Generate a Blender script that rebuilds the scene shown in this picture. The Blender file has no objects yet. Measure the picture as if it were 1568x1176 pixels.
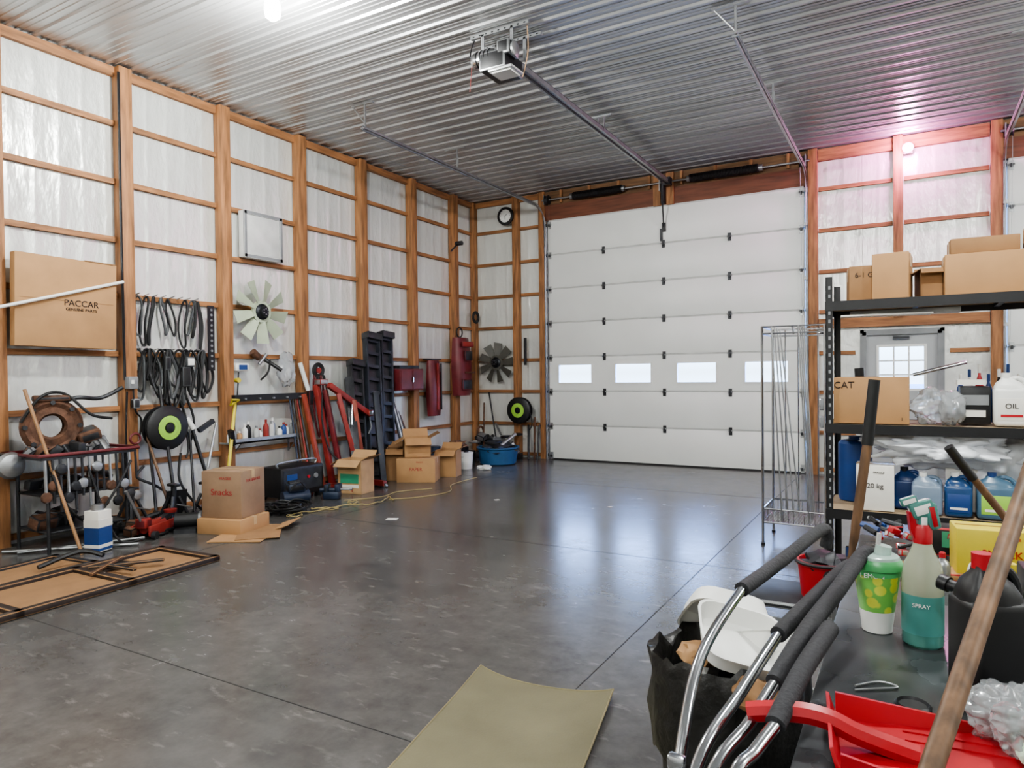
import bpy, bmesh, random
from math import *
from mathutils import Vector, Matrix, Euler, noise
random.seed(7)
SC=bpy.context.scene
try: SC.view_settings.look='AgX - Medium High Contrast'
except Exception: pass
D=11.205; H=4.83; RX=13.5; RY=-4.0
# ------------------------------------------------------------ materials
def c(r,g,b):
    return tuple(((v/255)/12.92 if v/255<=0.04045 else ((v/255+0.055)/1.055)**2.4) for v in (r,g,b))
MATS={}
def M(name,col,rough=.5,metal=0,var=.12,scale=6,bump=0,bscale=40,stretch=(1,1,1),trans=0,emit=0,coat=0,rvar=0,alpha=1,spec=.5,detail=4):
    if name in MATS: return MATS[name]
    m=bpy.data.materials.new(name); m.use_nodes=True; nt=m.node_tree; b=nt.nodes['Principled BSDF']
    tc=nt.nodes.new('ShaderNodeTexCoord'); mp=nt.nodes.new('ShaderNodeMapping'); mp.inputs['Scale'].default_value=stretch
    nt.links.new(tc.outputs['Object'],mp.inputs[0])
    n=nt.nodes.new('ShaderNodeTexNoise'); n.inputs['Scale'].default_value=scale; n.inputs['Detail'].default_value=detail
    nt.links.new(mp.outputs[0],n.inputs['Vector'])
    r=nt.nodes.new('ShaderNodeValToRGB'); r.color_ramp.elements[0].position=.3; r.color_ramp.elements[1].position=.7
    r.color_ramp.elements[0].color=(*[v*(1-var) for v in col],1); r.color_ramp.elements[1].color=(*[min(1,v*(1+var)) for v in col],1)
    nt.links.new(n.outputs['Fac'],r.inputs[0]); nt.links.new(r.outputs[0],b.inputs['Base Color'])
    b.inputs['Roughness'].default_value=rough; b.inputs['Metallic'].default_value=metal
    b.inputs['Specular IOR Level'].default_value=spec
    if rvar:
        mr=nt.nodes.new('ShaderNodeMapRange'); mr.inputs['From Min'].default_value=.3; mr.inputs['From Max'].default_value=.7
        mr.inputs['To Min'].default_value=max(0,rough-rvar); mr.inputs['To Max'].default_value=rough+rvar
        nt.links.new(n.outputs['Fac'],mr.inputs[0]); nt.links.new(mr.outputs[0],b.inputs['Roughness'])
    if bump:
        n2=nt.nodes.new('ShaderNodeTexNoise'); n2.inputs['Scale'].default_value=bscale; n2.inputs['Detail'].default_value=5
        nt.links.new(mp.outputs[0],n2.inputs['Vector'])
        bp=nt.nodes.new('ShaderNodeBump'); bp.inputs['Strength'].default_value=bump; bp.inputs['Distance'].default_value=.02
        nt.links.new(n2.outputs['Fac'],bp.inputs['Height']); nt.links.new(bp.outputs[0],b.inputs['Normal'])
    if trans: b.inputs['Transmission Weight'].default_value=trans
    if coat: b.inputs['Coat Weight'].default_value=coat
    if emit: b.inputs['Emission Color'].default_value=(*col,1); b.inputs['Emission Strength'].default_value=emit
    if alpha<1: b.inputs['Alpha'].default_value=alpha
    MATS[name]=m; return m
WOODV=M('pine_vertical',c(148,104,68),.65,var=.45,scale=3,stretch=(8,8,.8),bump=.15,bscale=12)
WOODY=M('pine_along_y',c(146,102,66),.65,var=.42,scale=3,stretch=(8,.8,8),bump=.15,bscale=12)
WOODX=M('pine_along_x',c(144,100,64),.65,var=.42,scale=3,stretch=(.8,8,8),bump=.15,bscale=12)
DKWOOD=M('stained_header',c(106,62,42),.6,var=.3,scale=3,stretch=(.8,8,8))
FOIL=M('foil_insulation',c(212,213,208),.30,.25,var=.07,scale=2.5,bump=1.0,bscale=7,stretch=(1,1,.45))
WHITE=M('door_white',c(224,225,222),.42,var=.03,scale=1.5)
CARD=M('cardboard',c(168,130,90),.8,var=.08,scale=5)
CARD2=M('cardboard_dark',c(140,106,72),.85,var=.12,scale=5)
CARDW=M('carton_white',c(222,219,211),.6,var=.04)
BLACK=M('black_plastic',c(22,22,24),.45,var=.2)
RUB=M('black_rubber',c(28,28,29),.6,var=.2)
FOAM=M('grip_foam',c(40,40,43),.75,var=.15,bump=.2,bscale=120)
STEEL=M('galvanised',c(165,167,168),.38,.85,var=.15,scale=12)
CHROME=M('chrome',c(200,202,205),.16,1,var=.05)
DARKST=M('dark_steel',c(58,59,62),.45,.5,var=.35,scale=9)
BLUEST=M('blue_grey_steel',c(50,54,62),.5,.4,var=.35,scale=7)
RUST=M('rusty_iron',c(98,70,54),.75,.3,var=.45,scale=14,bump=.3)
RED=M('red_paint',c(134,44,38),.5,var=.3,scale=6)
DRED=M('dark_red_paint',c(98,32,36),.45,var=.3,scale=5)
REDP=M('red_plastic',c(168,30,38),.38,var=.06)
GREY=M('grey_plastic',c(128,130,132),.5)
LGREY=M('light_grey',c(185,185,183),.5)
BLUE=M('blue_plastic',c(36,66,122),.35)
TUBB=M('blue_tub',c(46,88,128),.45)
YEL=M('yellow_plastic',c(206,188,62),.45)
GREENL=M('lime_green',c(150,196,76),.5)
GREEN=M('green_plastic',c(66,140,108),.35)
WP=M('white_plastic',c(226,226,222),.35,var=.03)
BAGM=M('clear_bag',c(228,232,235),.16,var=.08,trans=.7)
BBAG=M('black_bag',c(30,29,27),.38,bump=.4,bscale=25)
HANDLE=M('worn_wood_handle',c(104,78,56),.5,var=.5,scale=5,stretch=(6,6,1.5))
FANG=M('pale_green_plastic',c(168,178,154),.5,var=.08)
FAND=M('grey_fan_plastic',c(84,82,75),.5)
OLIVE=M('olive_mat',c(106,101,78),.85,var=.12,scale=3,bump=.15,bscale=90)
MINT=M('mint_fluid',c(92,152,142),.2,var=.05,trans=.35)
# ------------------------------------------------------------ builder
class B:
    def __init__(s,name): s.name=name; s.bm=bmesh.new(); s.mats=[]
    def mi(s,m):
        if m not in s.mats: s.mats.append(m)
        return s.mats.index(m)
    def add(s,vs,fs,m,mat=None):
        i=s.mi(m); V=[s.bm.verts.new(mat@Vector(v) if mat else Vector(v)) for v in vs]
        out=[]
        for f in fs:
            try: q=s.bm.faces.new([V[k] for k in f]); q.material_index=i; q.smooth=True; out.append(q)
            except ValueError: pass
        return V,out
    def box(s,cn,sz,m,rot=(0,0,0),bev=0,seg=2,mat=None):
        hx,hy,hz=[v/2 for v in sz]
        vs=[(-hx,-hy,-hz),(hx,-hy,-hz),(hx,hy,-hz),(-hx,hy,-hz),(-hx,-hy,hz),(hx,-hy,hz),(hx,hy,hz),(-hx,hy,hz)]
        fs=[(0,3,2,1),(4,5,6,7),(0,1,5,4),(1,2,6,5),(2,3,7,6),(3,0,4,7)]
        T=Matrix.Translation(cn)@Euler(rot).to_matrix().to_4x4()
        if mat: T=mat@T
        V,F=s.add(vs,fs,m,T)
        if bev:
            es=list({e for f in F for e in f.edges})
            bmesh.ops.bevel(s.bm,geom=es,offset=bev,segments=seg,affect='EDGES',profile=.5)
        return s
    def bar(s,p1,p2,w,h,m,bev=.004):
        p1=Vector(p1);p2=Vector(p2);d=p2-p1; T=Matrix.Translation((p1+p2)/2)@d.to_track_quat('Z','Y').to_matrix().to_4x4()
        return s.box((0,0,0),(w,h,d.length),m,bev=bev,mat=T)
    def b2(s,lo,hi,m,bev=0):
        return s.box([(a+b)/2 for a,b in zip(lo,hi)],[abs(b-a) for a,b in zip(lo,hi)],m,bev=bev)
    def cyl(s,p1,p2,r,m,r2=None,seg=14):
        p1=Vector(p1);p2=Vector(p2); d=p2-p1; q=d.to_track_quat('Z','Y').to_matrix()
        r2=r if r2 is None else r2; vs=[]
        for k,(p,rr) in enumerate(((p1,r),(p2,r2))):
            for i in range(seg):
                a=2*pi*i/seg; vs.append(p+q@Vector((rr*cos(a),rr*sin(a),0)))
        fs=[(i,(i+1)%seg,seg+(i+1)%seg,seg+i) for i in range(seg)]+[tuple(range(seg))[::-1],tuple(range(seg,2*seg))]
        s.add(vs,fs,m); return s
    def tube(s,pts,r,m,seg=8,closed=False,smooth=0,flat=1,rr=None):
        P=[Vector(p) for p in pts]
        if smooth:
            Q=[];n=len(P)
            rng=range(n if closed else n-1)
            for i in rng:
                if closed: a,b,c_,d=P[(i-1)%n],P[i],P[(i+1)%n],P[(i+2)%n]
                else: a,b,c_,d=P[max(i-1,0)],P[i],P[i+1],P[min(i+2,n-1)]
                for k in range(smooth):
                    t=k/smooth
                    Q.append(.5*((2*b)+(c_-a)*t+(2*a-5*b+4*c_-d)*t*t+(3*b-a-3*c_+d)*t**3))
            if not closed: Q.append(P[-1])
            P=Q
        n=len(P); vs=[]; up=None
        for i in range(n):
            if closed: t=(P[(i+1)%n]-P[i-1])
            else: t=P[min(i+1,n-1)]-P[max(i-1,0)]
            if t.length<1e-9: t=Vector((0,0,1))
            t.normalize()
            if up is None:
                up=t.orthogonal().normalized()
            up=(up-t*up.dot(t)); 
            if up.length<1e-6: up=t.orthogonal()
            up.normalize(); w=t.cross(up)
            R_=r if rr is None else rr[min(i,len(rr)-1)]
            for k in range(seg):
                a=2*pi*k/seg; vs.append(P[i]+up*(R_*cos(a))+w*(R_*flat*sin(a)))
        fs=[]
        for i in range(n if closed else n-1):
            j=(i+1)%n
            for k in range(seg):
                l=(k+1)%seg; fs.append((i*seg+k,i*seg+l,j*seg+l,j*seg+k))
        if not closed: fs+= [tuple(range(seg))[::-1],tuple(range((n-1)*seg,n*seg))]
        s.add(vs,fs,m); return s
    def lathe(s,prof,m,o=(0,0,0),axis='z',seg=24,sx=1,sy=1,cap=True):
        T=Matrix.Translation(o)
        if axis=='x': T=T@Matrix.Rotation(pi/2,4,'Y')
        if axis=='y': T=T@Matrix.Rotation(pi/2,4,'X')
        if isinstance(axis,Matrix): T=T@axis
        vs=[];n=len(prof)
        for r,z in prof:
            for k in range(seg):
                a=2*pi*k/seg; vs.append((r*cos(a)*sx,r*sin(a)*sy,z))
        fs=[]
        for i in range(n-1):
            for k in range(seg):
                l=(k+1)%seg; fs.append((i*seg+k,i*seg+l,(i+1)*seg+l,(i+1)*seg+k))
        if cap: fs+=[tuple(range(seg))[::-1],tuple(range((n-1)*seg,n*seg))]
        s.add(vs,fs,m,T); return s
    def prism(s,poly,z0,z1,m,mat=None):
        n=len(poly); vs=[(x,y,z0) for x,y in poly]+[(x,y,z1) for x,y in poly]
        fs=[tuple(range(n))[::-1],tuple(range(n,2*n))]+[(i,(i+1)%n,n+(i+1)%n,n+i) for i in range(n)]
        s.add(vs,fs,m,mat); return s
    def torus(s,cn,R_,r,m,axis='z',seg=28,sg=8):
        pts=[]
        for i in range(seg):
            a=2*pi*i/seg; u,v=R_*cos(a),R_*sin(a)
            pts.append({'z':(u,v,0),'x':(0,u,v),'y':(u,0,v)}[axis])
        s.tube([Vector(cn)+Vector(p) for p in pts],r,m,seg=sg,closed=True); return s
    def blob(s,cn,sz,m,amp=.25,fr=3,sub=4,seed=0,crisp=False):
        b=bmesh.new(); bmesh.ops.create_icosphere(b,subdivisions=sub,radius=1)
        i=s.mi(m); mp={}
        for v in b.verts:
            q=v.co*fr+Vector((seed*7.3,seed,0))
            n=noise.noise(q)+.5*noise.noise(q*2.3)
            if crisp: n=.7*noise.noise(q*.6)+.55*abs(noise.noise(q))+.35*abs(noise.noise(q*2.1))-.25
            w=v.co*(1+amp*n)
            mp[v.index]=s.bm.verts.new(Vector((w.x*sz[0]+cn[0],w.y*sz[1]+cn[1],w.z*sz[2]+cn[2])))
        for f in b.faces:
            q=s.bm.faces.new([mp[v.index] for v in f.verts]); q.material_index=i; q.smooth=True
        b.free(); return s
    def done(s,loc=(0,0,0),rot=(0,0,0),ang=35):
        bmesh.ops.recalc_face_normals(s.bm,faces=s.bm.faces)
        me=bpy.data.meshes.new(s.name); s.bm.to_mesh(me); s.bm.free()
        for m in s.mats: me.materials.append(m)
        try: me.set_sharp_from_angle(angle=radians(ang))
        except Exception: pass
        o=bpy.data.objects.new(s.name,me); o.location=loc; o.rotation_euler=rot
        SC.collection.objects.link(o); return o
def text(name,body,size,loc,rot,mat,parent,ext=.0015):
    cu=bpy.data.curves.new(name,'FONT'); cu.body=body; cu.size=size; cu.extrude=ext; cu.align_x='CENTER'; cu.align_y='CENTER'
    cu.materials.append(mat); o=bpy.data.objects.new(name,cu); SC.collection.objects.link(o)
    o.location=loc; o.rotation_euler=rot; o.parent=parent; return o
LX=(pi/2,0,pi/2)
INK=M('ink',c(35,25,22),.7)
INKR=M('ink_red',c(150,40,40),.7)
# ------------------------------------------------------------ shell
def floor_mat():
    m=bpy.data.materials.new('polished_concrete'); m.use_nodes=True; nt=m.node_tree; b=nt.nodes['Principled BSDF']
    L=nt.links.new; N=nt.nodes.new
    tc=N('ShaderNodeTexCoord')
    def nz(sc,det,ro=.55,st=None):
        n=N('ShaderNodeTexNoise'); n.inputs['Scale'].default_value=sc; n.inputs['Detail'].default_value=det; n.inputs['Roughness'].default_value=ro
        if st:
            mp=N('ShaderNodeMapping'); mp.inputs['Scale'].default_value=st[0]; mp.inputs['Rotation'].default_value=(0,0,st[1])
            L(tc.outputs['Object'],mp.inputs[0]); L(mp.outputs[0],n.inputs['Vector'])
        else: L(tc.outputs['Object'],n.inputs['Vector'])
        return n
    a=nz(.6,8,.62); d=nz(7,7,.7)
    r=N('ShaderNodeValToRGB'); r.color_ramp.elements[0].position=.3; r.color_ramp.elements[1].position=.72
    r.color_ramp.elements[0].color=(*c(58,58,58),1); r.color_ramp.elements[1].color=(*c(104,102,99),1)
    mx=N('ShaderNodeMix'); mx.data_type='FLOAT'; mx.inputs[0].default_value=.4
    L(a.outputs['Fac'],mx.inputs[2]); L(d.outputs['Fac'],mx.inputs[3]); L(mx.outputs[0],r.inputs[0])
    cur=r.outputs[0]
    for sc,st,lo,hi,col,k in ((1.6,((3,7,1),.5),.60,.74,(150,148,142),.42),(1.3,((2,9,1),-.7),.62,.76,(136,134,129),.38),(1.1,((1.5,1.5,1),0),.58,.72,(38,38,38),.4),(22,((1,1,1),0),.72,.76,(156,154,146),.6)):
        n3=nz(sc,7,.6,st); r2=N('ShaderNodeValToRGB'); r2.color_ramp.elements[0].position=lo; r2.color_ramp.elements[1].position=hi
        L(n3.outputs['Fac'],r2.inputs[0])
        m2=N('ShaderNodeMix'); m2.data_type='RGBA'; m2.inputs[7].default_value=(*c(*col),1)
        mu=N('ShaderNodeMath'); mu.operation='MULTIPLY'; mu.inputs[1].default_value=k; L(r2.outputs[0],mu.inputs[0])
        L(mu.outputs[0],m2.inputs[0]); L(cur,m2.inputs[6]); cur=m2.outputs[2]
    L(cur,b.inputs['Base Color'])
    mr=N('ShaderNodeMapRange'); mr.inputs['From Min'].default_value=.3; mr.inputs['From Max'].default_value=.7
    mr.inputs['To Min'].default_value=.16; mr.inputs['To Max'].default_value=.30
    L(mx.outputs[0],mr.inputs[0]); L(mr.outputs[0],b.inputs['Roughness'])
    b.inputs['Specular IOR Level'].default_value=.6
    return m
fl=B('floor'); FM=floor_mat(); JT=M('joint_dark',c(30,29,28),.8)
fl.b2((-.2,RY,-.15),(RX,D+.15,0),FM)
for xx in (1.8,5.87,9.9): fl.b2((xx-.003,RY,-.01),(xx+.003,D,.0008),JT)
for yy in (-1.0,2.27,5.5,8.75): fl.b2((0,yy-.003,-.01),(RX,yy+.003,.0008),JT)
fl.done()
gr=B('exterior_ground'); gr.b2((-30,D+.16,-.3),(45,90,-.06),M('snowy_gravel',c(80,84,90),.9)); gr.done()

def ribs(b,u0,u1,v0,v1,fn,per,dep,m,minor=True):
    prof=[]
    k=floor(u0/per)
    while k*per<u1:
        o=k*per
        prof+=[(o,0),(o+per*.12,0),(o+per*.18,dep),(o+per*.30,dep),(o+per*.36,0)]
        if minor: prof+=[(o+per*.54,0),(o+per*.57,dep*.3),(o+per*.61,dep*.3),(o+per*.64,0),(o+per*.78,0),(o+per*.81,dep*.3),(o+per*.85,dep*.3),(o+per*.88,0)]
        k+=1
    prof=[p for p in prof if u0<p[0]<u1]; prof=[(u0,0)]+prof+[(u1,0)]
    vs=[fn(u,v0,d) for u,d in prof]+[fn(u,v1,d) for u,d in prof]; n=len(prof)
    b.add(vs,[(i,i+1,n+i+1,n+i) for i in range(n-1)],m)
CEILM=M('galvalume_ceiling',c(182,183,184),.34,.72,var=.09,scale=.8,rvar=.06,stretch=(.5,1.5,1),detail=2)
cb=B('ceiling'); ribs(cb,RY,D,0,RX,lambda u,v,d:(v,u,H-d),.2286,.019,CEILM)
cb.b2((-.1,RY,H+.03),(RX,D+.1,H+.1),STEEL); cb.done(ang=20)
WD_=.0028
wb=B('wall_left'); ribs(wb,RY,D,0,H,lambda u,v,d:(.002+d,u,v),.2286,WD_,FOIL,False); wb.b2((-.12,RY,0),(-.02,D,H),LGREY); wb.done(ang=20)
D1=(1.66,5.93); WD=(6.69,7.67); D2=(8.40,12.67)
bw=B('wall_back')
def seg(x0,x1,z0,z1):
    ribs(bw,x0,x1,z0,z1,lambda u,v,d:(u,D-.002-d,v),.2286,WD_,FOIL,False)
    bw.b2((x0,D+.02,z0),(x1,D+.12,z1),LGREY)
seg(0,D1[0]+.04,0,H); seg(D1[0]+.04,D1[1]-.04,4.23,H); seg(D1[1]-.04,WD[0],0,H); seg(WD[0],WD[1],2.09,H); seg(WD[1],D2[0]+.04,0,H); seg(D2[0]+.04,D2[1]-.04,4.23,H); seg(D2[1]-.04,RX,0,H)
bw.done(ang=20)
wr=B('wall_right'); ribs(wr,RY,D,0,H,lambda u,v,d:(RX-d,u,v),.2286,WD_,FOIL); wr.b2((RX+.02,RY,0),(RX+.12,D,H),LGREY); wr.done(ang=20)
wf=B('wall_front'); ribs(wf,0,RX,0,H,lambda u,v,d:(u,RY+d,v),.2286,WD_,FOIL); wf.b2((0,RY-.12,0),(RX,RY-.02,H),LGREY); wf.done(ang=20)
ZG=[.62,1.22,1.80,2.41,3.0,3.61,4.22]
py=[10.4155-1.22*k for k in range(12)]
po=B('trim_posts_left')
for y in py:
    po.b2((0.012,y-.07,0),(.14,y+.07,H-.02),WOODV,bev=.004)
po.b2((.012,D-.14,0),(.1,D-.012,H-.02),WOODV)
po.done()
gi=B('trim_girts_left')
for z in ZG+[.07]:
    ys=[D]+py+[RY]
    for a,b_ in zip(ys[:-1],ys[1:]): gi.b2((.01,b_+.06,z-.028),(.05,a-.06,z+.028) ,WOODY)
gi.b2((.01,RY,H-.12),(.06,D,H-.022),WOODY); gi.done()
pb=B('trim_posts_back')
bx=[(.93,1.05),(1.48,1.60),(5.985,6.11),(7.09,7.21),(8.22,8.35)]
for i,(a,b_) in enumerate(bx):
    pb.b2((a,D-.13,0 if i!=3 else 2.28),(b_,D-.012,H-.02),WOODV,bev=.004)
pb.done()
gb=B('trim_girts_back')
for z in ZG+[.07]:
    for a,b_ in ((.11,.92),(1.06,1.47)): gb.b2((a,D-.05,z-.028),(b_,D-.01,z+.028),WOODX)
    for a,b_ in ((6.12,7.08),(7.22,8.21)):
        if z>2.3: gb.b2((a,D-.05,z-.028),(b_,D-.01,z+.028),WOODX)
        else:
            if a<7: gb.b2((6.12,D-.05,z-.028),(6.6,D-.01,z+.028),WOODX)
            else: gb.b2((7.76,D-.05,z-.028),(8.21,D-.01,z+.028),WOODX)
gb.b2((.1,D-.06,H-.12),(1.6,D-.012,H-.022),WOODX); gb.b2((6.12,D-.08,H-.2),(8.21,D-.012,H-.03),WOODX)
gb.b2((6.12,D-.1,2.16),(8.21,D-.012,2.30),WOODX)
gb.done()
hd=B('trim_door_header')
for d in (D1,D2):
    hd.b2((d[0]-.06,D-.09,4.29),(d[1]+.06,D-.012,4.56),DKWOOD)
    hd.b2((d[0]-.06,D-.07,4.56),(d[1]+.06,D-.012,H-.022),M('old_board',c(112,82,56),.7,var=.4,scale=3,stretch=(.8,8,8)))
    for k in range(8): hd.b2((d[0]+.25+k*.54,D-.12,4.58),(d[0]+.29+k*.54,D-.07,H-.03),WOODV)
    m=(d[0]+d[1])/2; hd.b2((m-.17,D-.13,4.28),(m-.05,D-.09,H-.03),WOODV); hd.b2((m+.05,D-.13,4.28),(m+.17,D-.09,H-.03),WOODV)
hd.done()
# ------------------------------------------------------------ overhead doors
def odoor(name,x0,x1,wins):
    b=B(name); sh=.61; w=x1-x0
    for k in range(7):
        z0=k*sh+.02; z1=(k+1)*sh-.006
        ya,yb=D-.10,D-.055
        if k==2 and wins:
            cs=[x0+.51+i*(w-1.06)/3 for i in range(4)]; xs=x0
            b.b2((x0,ya,z0),(x1,yb,1.38),WHITE); b.b2((x0,ya,1.69),(x1,yb,z1),WHITE)
            for cx in cs+[None]:
                e=x1 if cx is None else cx-.31
                b.b2((xs,ya,1.38),(e,yb,1.69),WHITE)
                if cx is not None:
                    for q in ((cx-.335,1.355,cx+.335,1.38),(cx-.335,1.69,cx+.335,1.715),(cx-.335,1.38,cx-.31,1.69),(cx+.31,1.38,cx+.335,1.69)):
                        b.b2((q[0],ya-.012,q[1]),(q[2],ya,q[3]),WP)
                    xs=cx+.31
        else: b.b2((x0,ya,z0),(x1,yb,z1),WHITE,bev=.006)
        b.b2((x0+.01,D-.088,z1-.01),(x1-.01,D-.065,z1+.03),LGREY)
    b.b2((x0,D-.1,0),(x1,D-.05,.025),RUB)
    for k in range(0,8):
        z=k*sh+.0
        for j,x in enumerate([x0+.04]+[x0+w*q for q in (.25,.497,.745)]+[x1-.04]):
            if k in(0,7) and j not in (0,4): continue
            zz=max(.08,min(z,4.2))
            b.b2((x-.026,D-.112,zz-.07),(x+.026,D-.1,zz+.055),DARKST if j in (1,2,3) else STEEL)
            b.cyl((x-.034,D-.118,zz),(x+.034,D-.118,zz),.014,STEEL,seg=8)
            b.b2((x-.014,D-.145,zz-.035),(x+.014,D-.11,zz+.012),DARKST)
            if j in(0,4):
                s=-1 if j==0 else 1
                b.cyl((x,D-.13,zz),(x+s*.07,D-.13,zz),.006,STEEL,seg=8); b.cyl((x+s*.055,D-.13,zz),(x+s*.075,D-.13,zz),.024,DARKST,seg=12)
    b.b2((x0+w*.485,D-.125,3.7),(x0+w*.495,D-.1,3.9),DARKST)
    b.done(ang=25)
    t=B(name.replace('door','door_track'))
    for s,x in ((-1,x0-.03),(1,x1+.03)):
        yv=D-.13
        pts=[(x,yv,.0),(x,yv,4.12)]+[(x,yv-.38*(1-cos(a)),4.12+.38*sin(a)) for a in [pi/2*i/8 for i in range(1,9)]]+[(x,6.3,4.5)]
        for off in (-.022,.022):
            t.tube([(p[0],p[1]-(off if i<2 else off*cos(min(i-1,8)*pi/16)),p[2]+(0 if i<2 else off*sin(min(i-1,8)*pi/16))) for i,p in enumerate(pts)],.007,STEEL,seg=6)
        vs=[];n=len(pts)
        for i,p in enumerate(pts):
            a=0 if i<2 else min(i-1,8)*pi/16
            dy,dz=-cos(a)*.026,sin(a)*.026
            vs+= [(x+s*.022,p[1]+dy,p[2]+dz),(x+s*.022,p[1]-dy,p[2]-dz)]
        t.add(vs,[(2*i,2*i+2,2*i+3,2*i+1) for i in range(n-1)],STEEL)
        t.b2((x-.02,D-.05,.0),(x+.02,D-.02,4.2),STEEL)
        t.b2((x-.03,6.3,4.49),(x+.03,10.6,4.505),STEEL)
        for z in (.5,1.3,2.1,2.9,3.7): t.b2((x-.03,D-.12,z),(x+.03,D-.02,z+.05),STEEL)
        for yy in (6.35,8.3):
            t.b2((x-.018,yy,4.5),(x-.014,yy+.03,H-.01),STEEL); t.b2((x-.02,yy,4.5),(x-.0,yy+.004,H-.01),STEEL)
            t.b2((x-.22,yy-.01,H-.035),(x+.12,yy+.025,H-.02),STEEL)
            t.tube([(x-.2,yy+.01,H-.03),(x,yy+.01,4.55)] if yy<7 else [(x,yy+.01,4.6),(x,yy+.01,4.7)],.008,STEEL,seg=6)
        t.lathe([(.05,-.04),(.08,-.035),(.07,-.02),(.07,.02),(.085,.035),(.03,.04)],DARKST,(x-s*.05,D-.16,4.64),'x')
        t.b2((x-.006,D-.2,4.56),(x+.006,D-.02,4.73),STEEL)
        t.cyl((x-s*.08,D-.15,4.6),(x-s*.03,D-.118,.1),.003,STEEL,seg=5)
    t.cyl((x0-.08,D-.16,4.64),(x1+.08,D-.16,4.64),.015,STEEL,seg=10)
    m=(x0+x1)/2
    for s,s0,e in ((-1,m-.70,m-1.6),(1,m+.45,m+1.5)):
        N=46*8; t.tube([(s0+(e-s0)*i/N,D-.17+.056*cos(2*pi*i/8),4.64+.056*sin(2*pi*i/8)) for i in range(N+1)],.013,BLACK,seg=5)
        t.cyl((s0,D-.17,4.64),(e,D-.17,4.64),.046,BLACK)
        t.cyl((s0-s*.05,D-.16,4.64),(s0,D-.16,4.64),.05,STEEL); t.cyl((e,D-.16,4.64),(e+s*.06,D-.16,4.64),.05,STEEL)
    t.b2((m-.05,D-.2,4.5),(m-.04,D-.09,4.76),STEEL); t.b2((m-.01,D-.22,4.3),(m+.03,D-.12,4.62),DARKST)
    t.done(ang=30)
odoor('overhead_door',D1[0],D1[1],True); odoor('overhead_door',D2[0],D2[1],True)
# ------------------------------------------------------------ door opener
ox,oz=3.9,4.62
b=B('garage_door_opener')
b.b2((ox-.03,5.9,oz-.03),(ox-.012,D-.2,oz+.03),STEEL); b.b2((ox+.012,5.9,oz-.03),(ox+.03,D-.2,oz+.03),STEEL)
b.b2((ox-.05,5.9,oz-.036),(ox+.05,D-.2,oz-.030),STEEL)
b.tube([(ox-.0,5.95,oz-.045),(ox-.0,D-.3,oz-.045)],.010,DARKST,seg=6); b.tube([(ox+.02,5.95,oz+.035),(ox+.02,D-.3,oz+.035)],.008,DARKST,seg=6)
b.b2((ox-.06,D-.3,oz-.06),(ox+.06,D-.19,oz+.06),DARKST)
b.tube([(ox,D-.55,oz-.03),(ox-.05,D-.35,4.35),(ox-.1,D-.14,3.92)],.012,DARKST,seg=6)
b.box((ox-.1,D-.13,3.92),(.06,.03,.14),BLACK)
b.box((ox-.02,5.76,4.50),(.28,.36,.17),BLACK,bev=.015)
b.box((ox+.09,5.66,4.385),(.26,.24,.03),LGREY,bev=.01); b.box((ox+.09,5.66,4.365),(.2,.18,.012),WP)
b.lathe([(.02,-.14),(.065,-.135),(.078,-.11),(.078,.08),(.065,.11),(.02,.115)],CHROME,(ox-.13,5.66,4.56),'x')
for k in range(4): b.torus((ox-.2+k*.045,5.66,4.56),.079,.006,BLACK,'x')
b.box((ox+.10,5.68,4.60),(.14,.2,.14),BLACK,bev=.02)
b.lathe([(.05,-.02),(.07,-.01),(.07,.01),(.05,.02)],STEEL,(ox+.19,5.66,4.58),'x')
for yy in (5.65,5.9):
    b.b2((ox-.3,yy,H-.05),(ox+.34,yy+.035,H-.02),STEEL)
    for k in range(9): b.box((ox-.26+k*.07,yy-.001,H-.035),(.02,.003,.012),BLACK)
    for q in (-.16,.16): b.b2((ox+q-.002,yy,4.56),(ox+q+.002,yy+.03,H-.03),STEEL); b.b2((ox+q-.015,yy,4.56),(ox+q+.015,yy+.003,H-.03),STEEL)
b.tube([(ox-.2,5.65,4.5),(ox-.3,5.65,4.62),(ox-.28,5.7,4.8)],.007,BLACK,smooth=5)
b.tube([(ox+.3,5.7,H-.03),(ox+.31,5.7,4.55),(ox+.25,5.7,4.32)],.004,CARD,smooth=4,seg=5)
b.tube([(ox-.28,5.65,4.55),(ox-.31,5.65,4.28)],.003,RED,seg=5)
yy=8.2
b.b2((ox-.14,yy,H-.04),(ox+.14,yy+.03,H-.02),STEEL); b.b2((ox-.04,yy,oz),(ox-.036,yy+.03,H-.02),STEEL); b.b2((ox+.036,yy,oz),(ox+.04,yy+.03,H-.02),STEEL)
b.done()
# ------------------------------------------------------------ walk door
b=B('door_1')
x0,x1=WD
for q in ((x0,x0+.05,0,2.09),(x1-.05,x1,0,2.09),(x0,x1,2.04,2.09)): b.b2((q[0],D-.03,q[2]),(q[1],D+.11,q[3]),GREY)
b.b2((x0-.03,D-.025,0),(x0+.02,D-.003,2.12),GREY);b.b2((x1-.02,D-.025,0),(x1+.03,D-.003,2.12),GREY);b.b2((x0-.03,D-.025,2.07),(x1+.03,D-.003,2.12),GREY)
wx0,wx1,wz0,wz1=6.90,7.46,1.27,1.87
dm=M('steel_door_grey',c(168,170,172),.45,var=.03)
b.b2((x0+.05,D+.02,0.01),(wx0,D+.065,2.04),dm);b.b2((wx1,D+.02,0.01),(x1-.05,D+.065,2.04),dm);b.b2((wx0,D+.02,.01),(wx1,D+.065,wz0),dm);b.b2((wx0,D+.02,wz1),(wx1,D+.065,2.04),dm)
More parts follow.
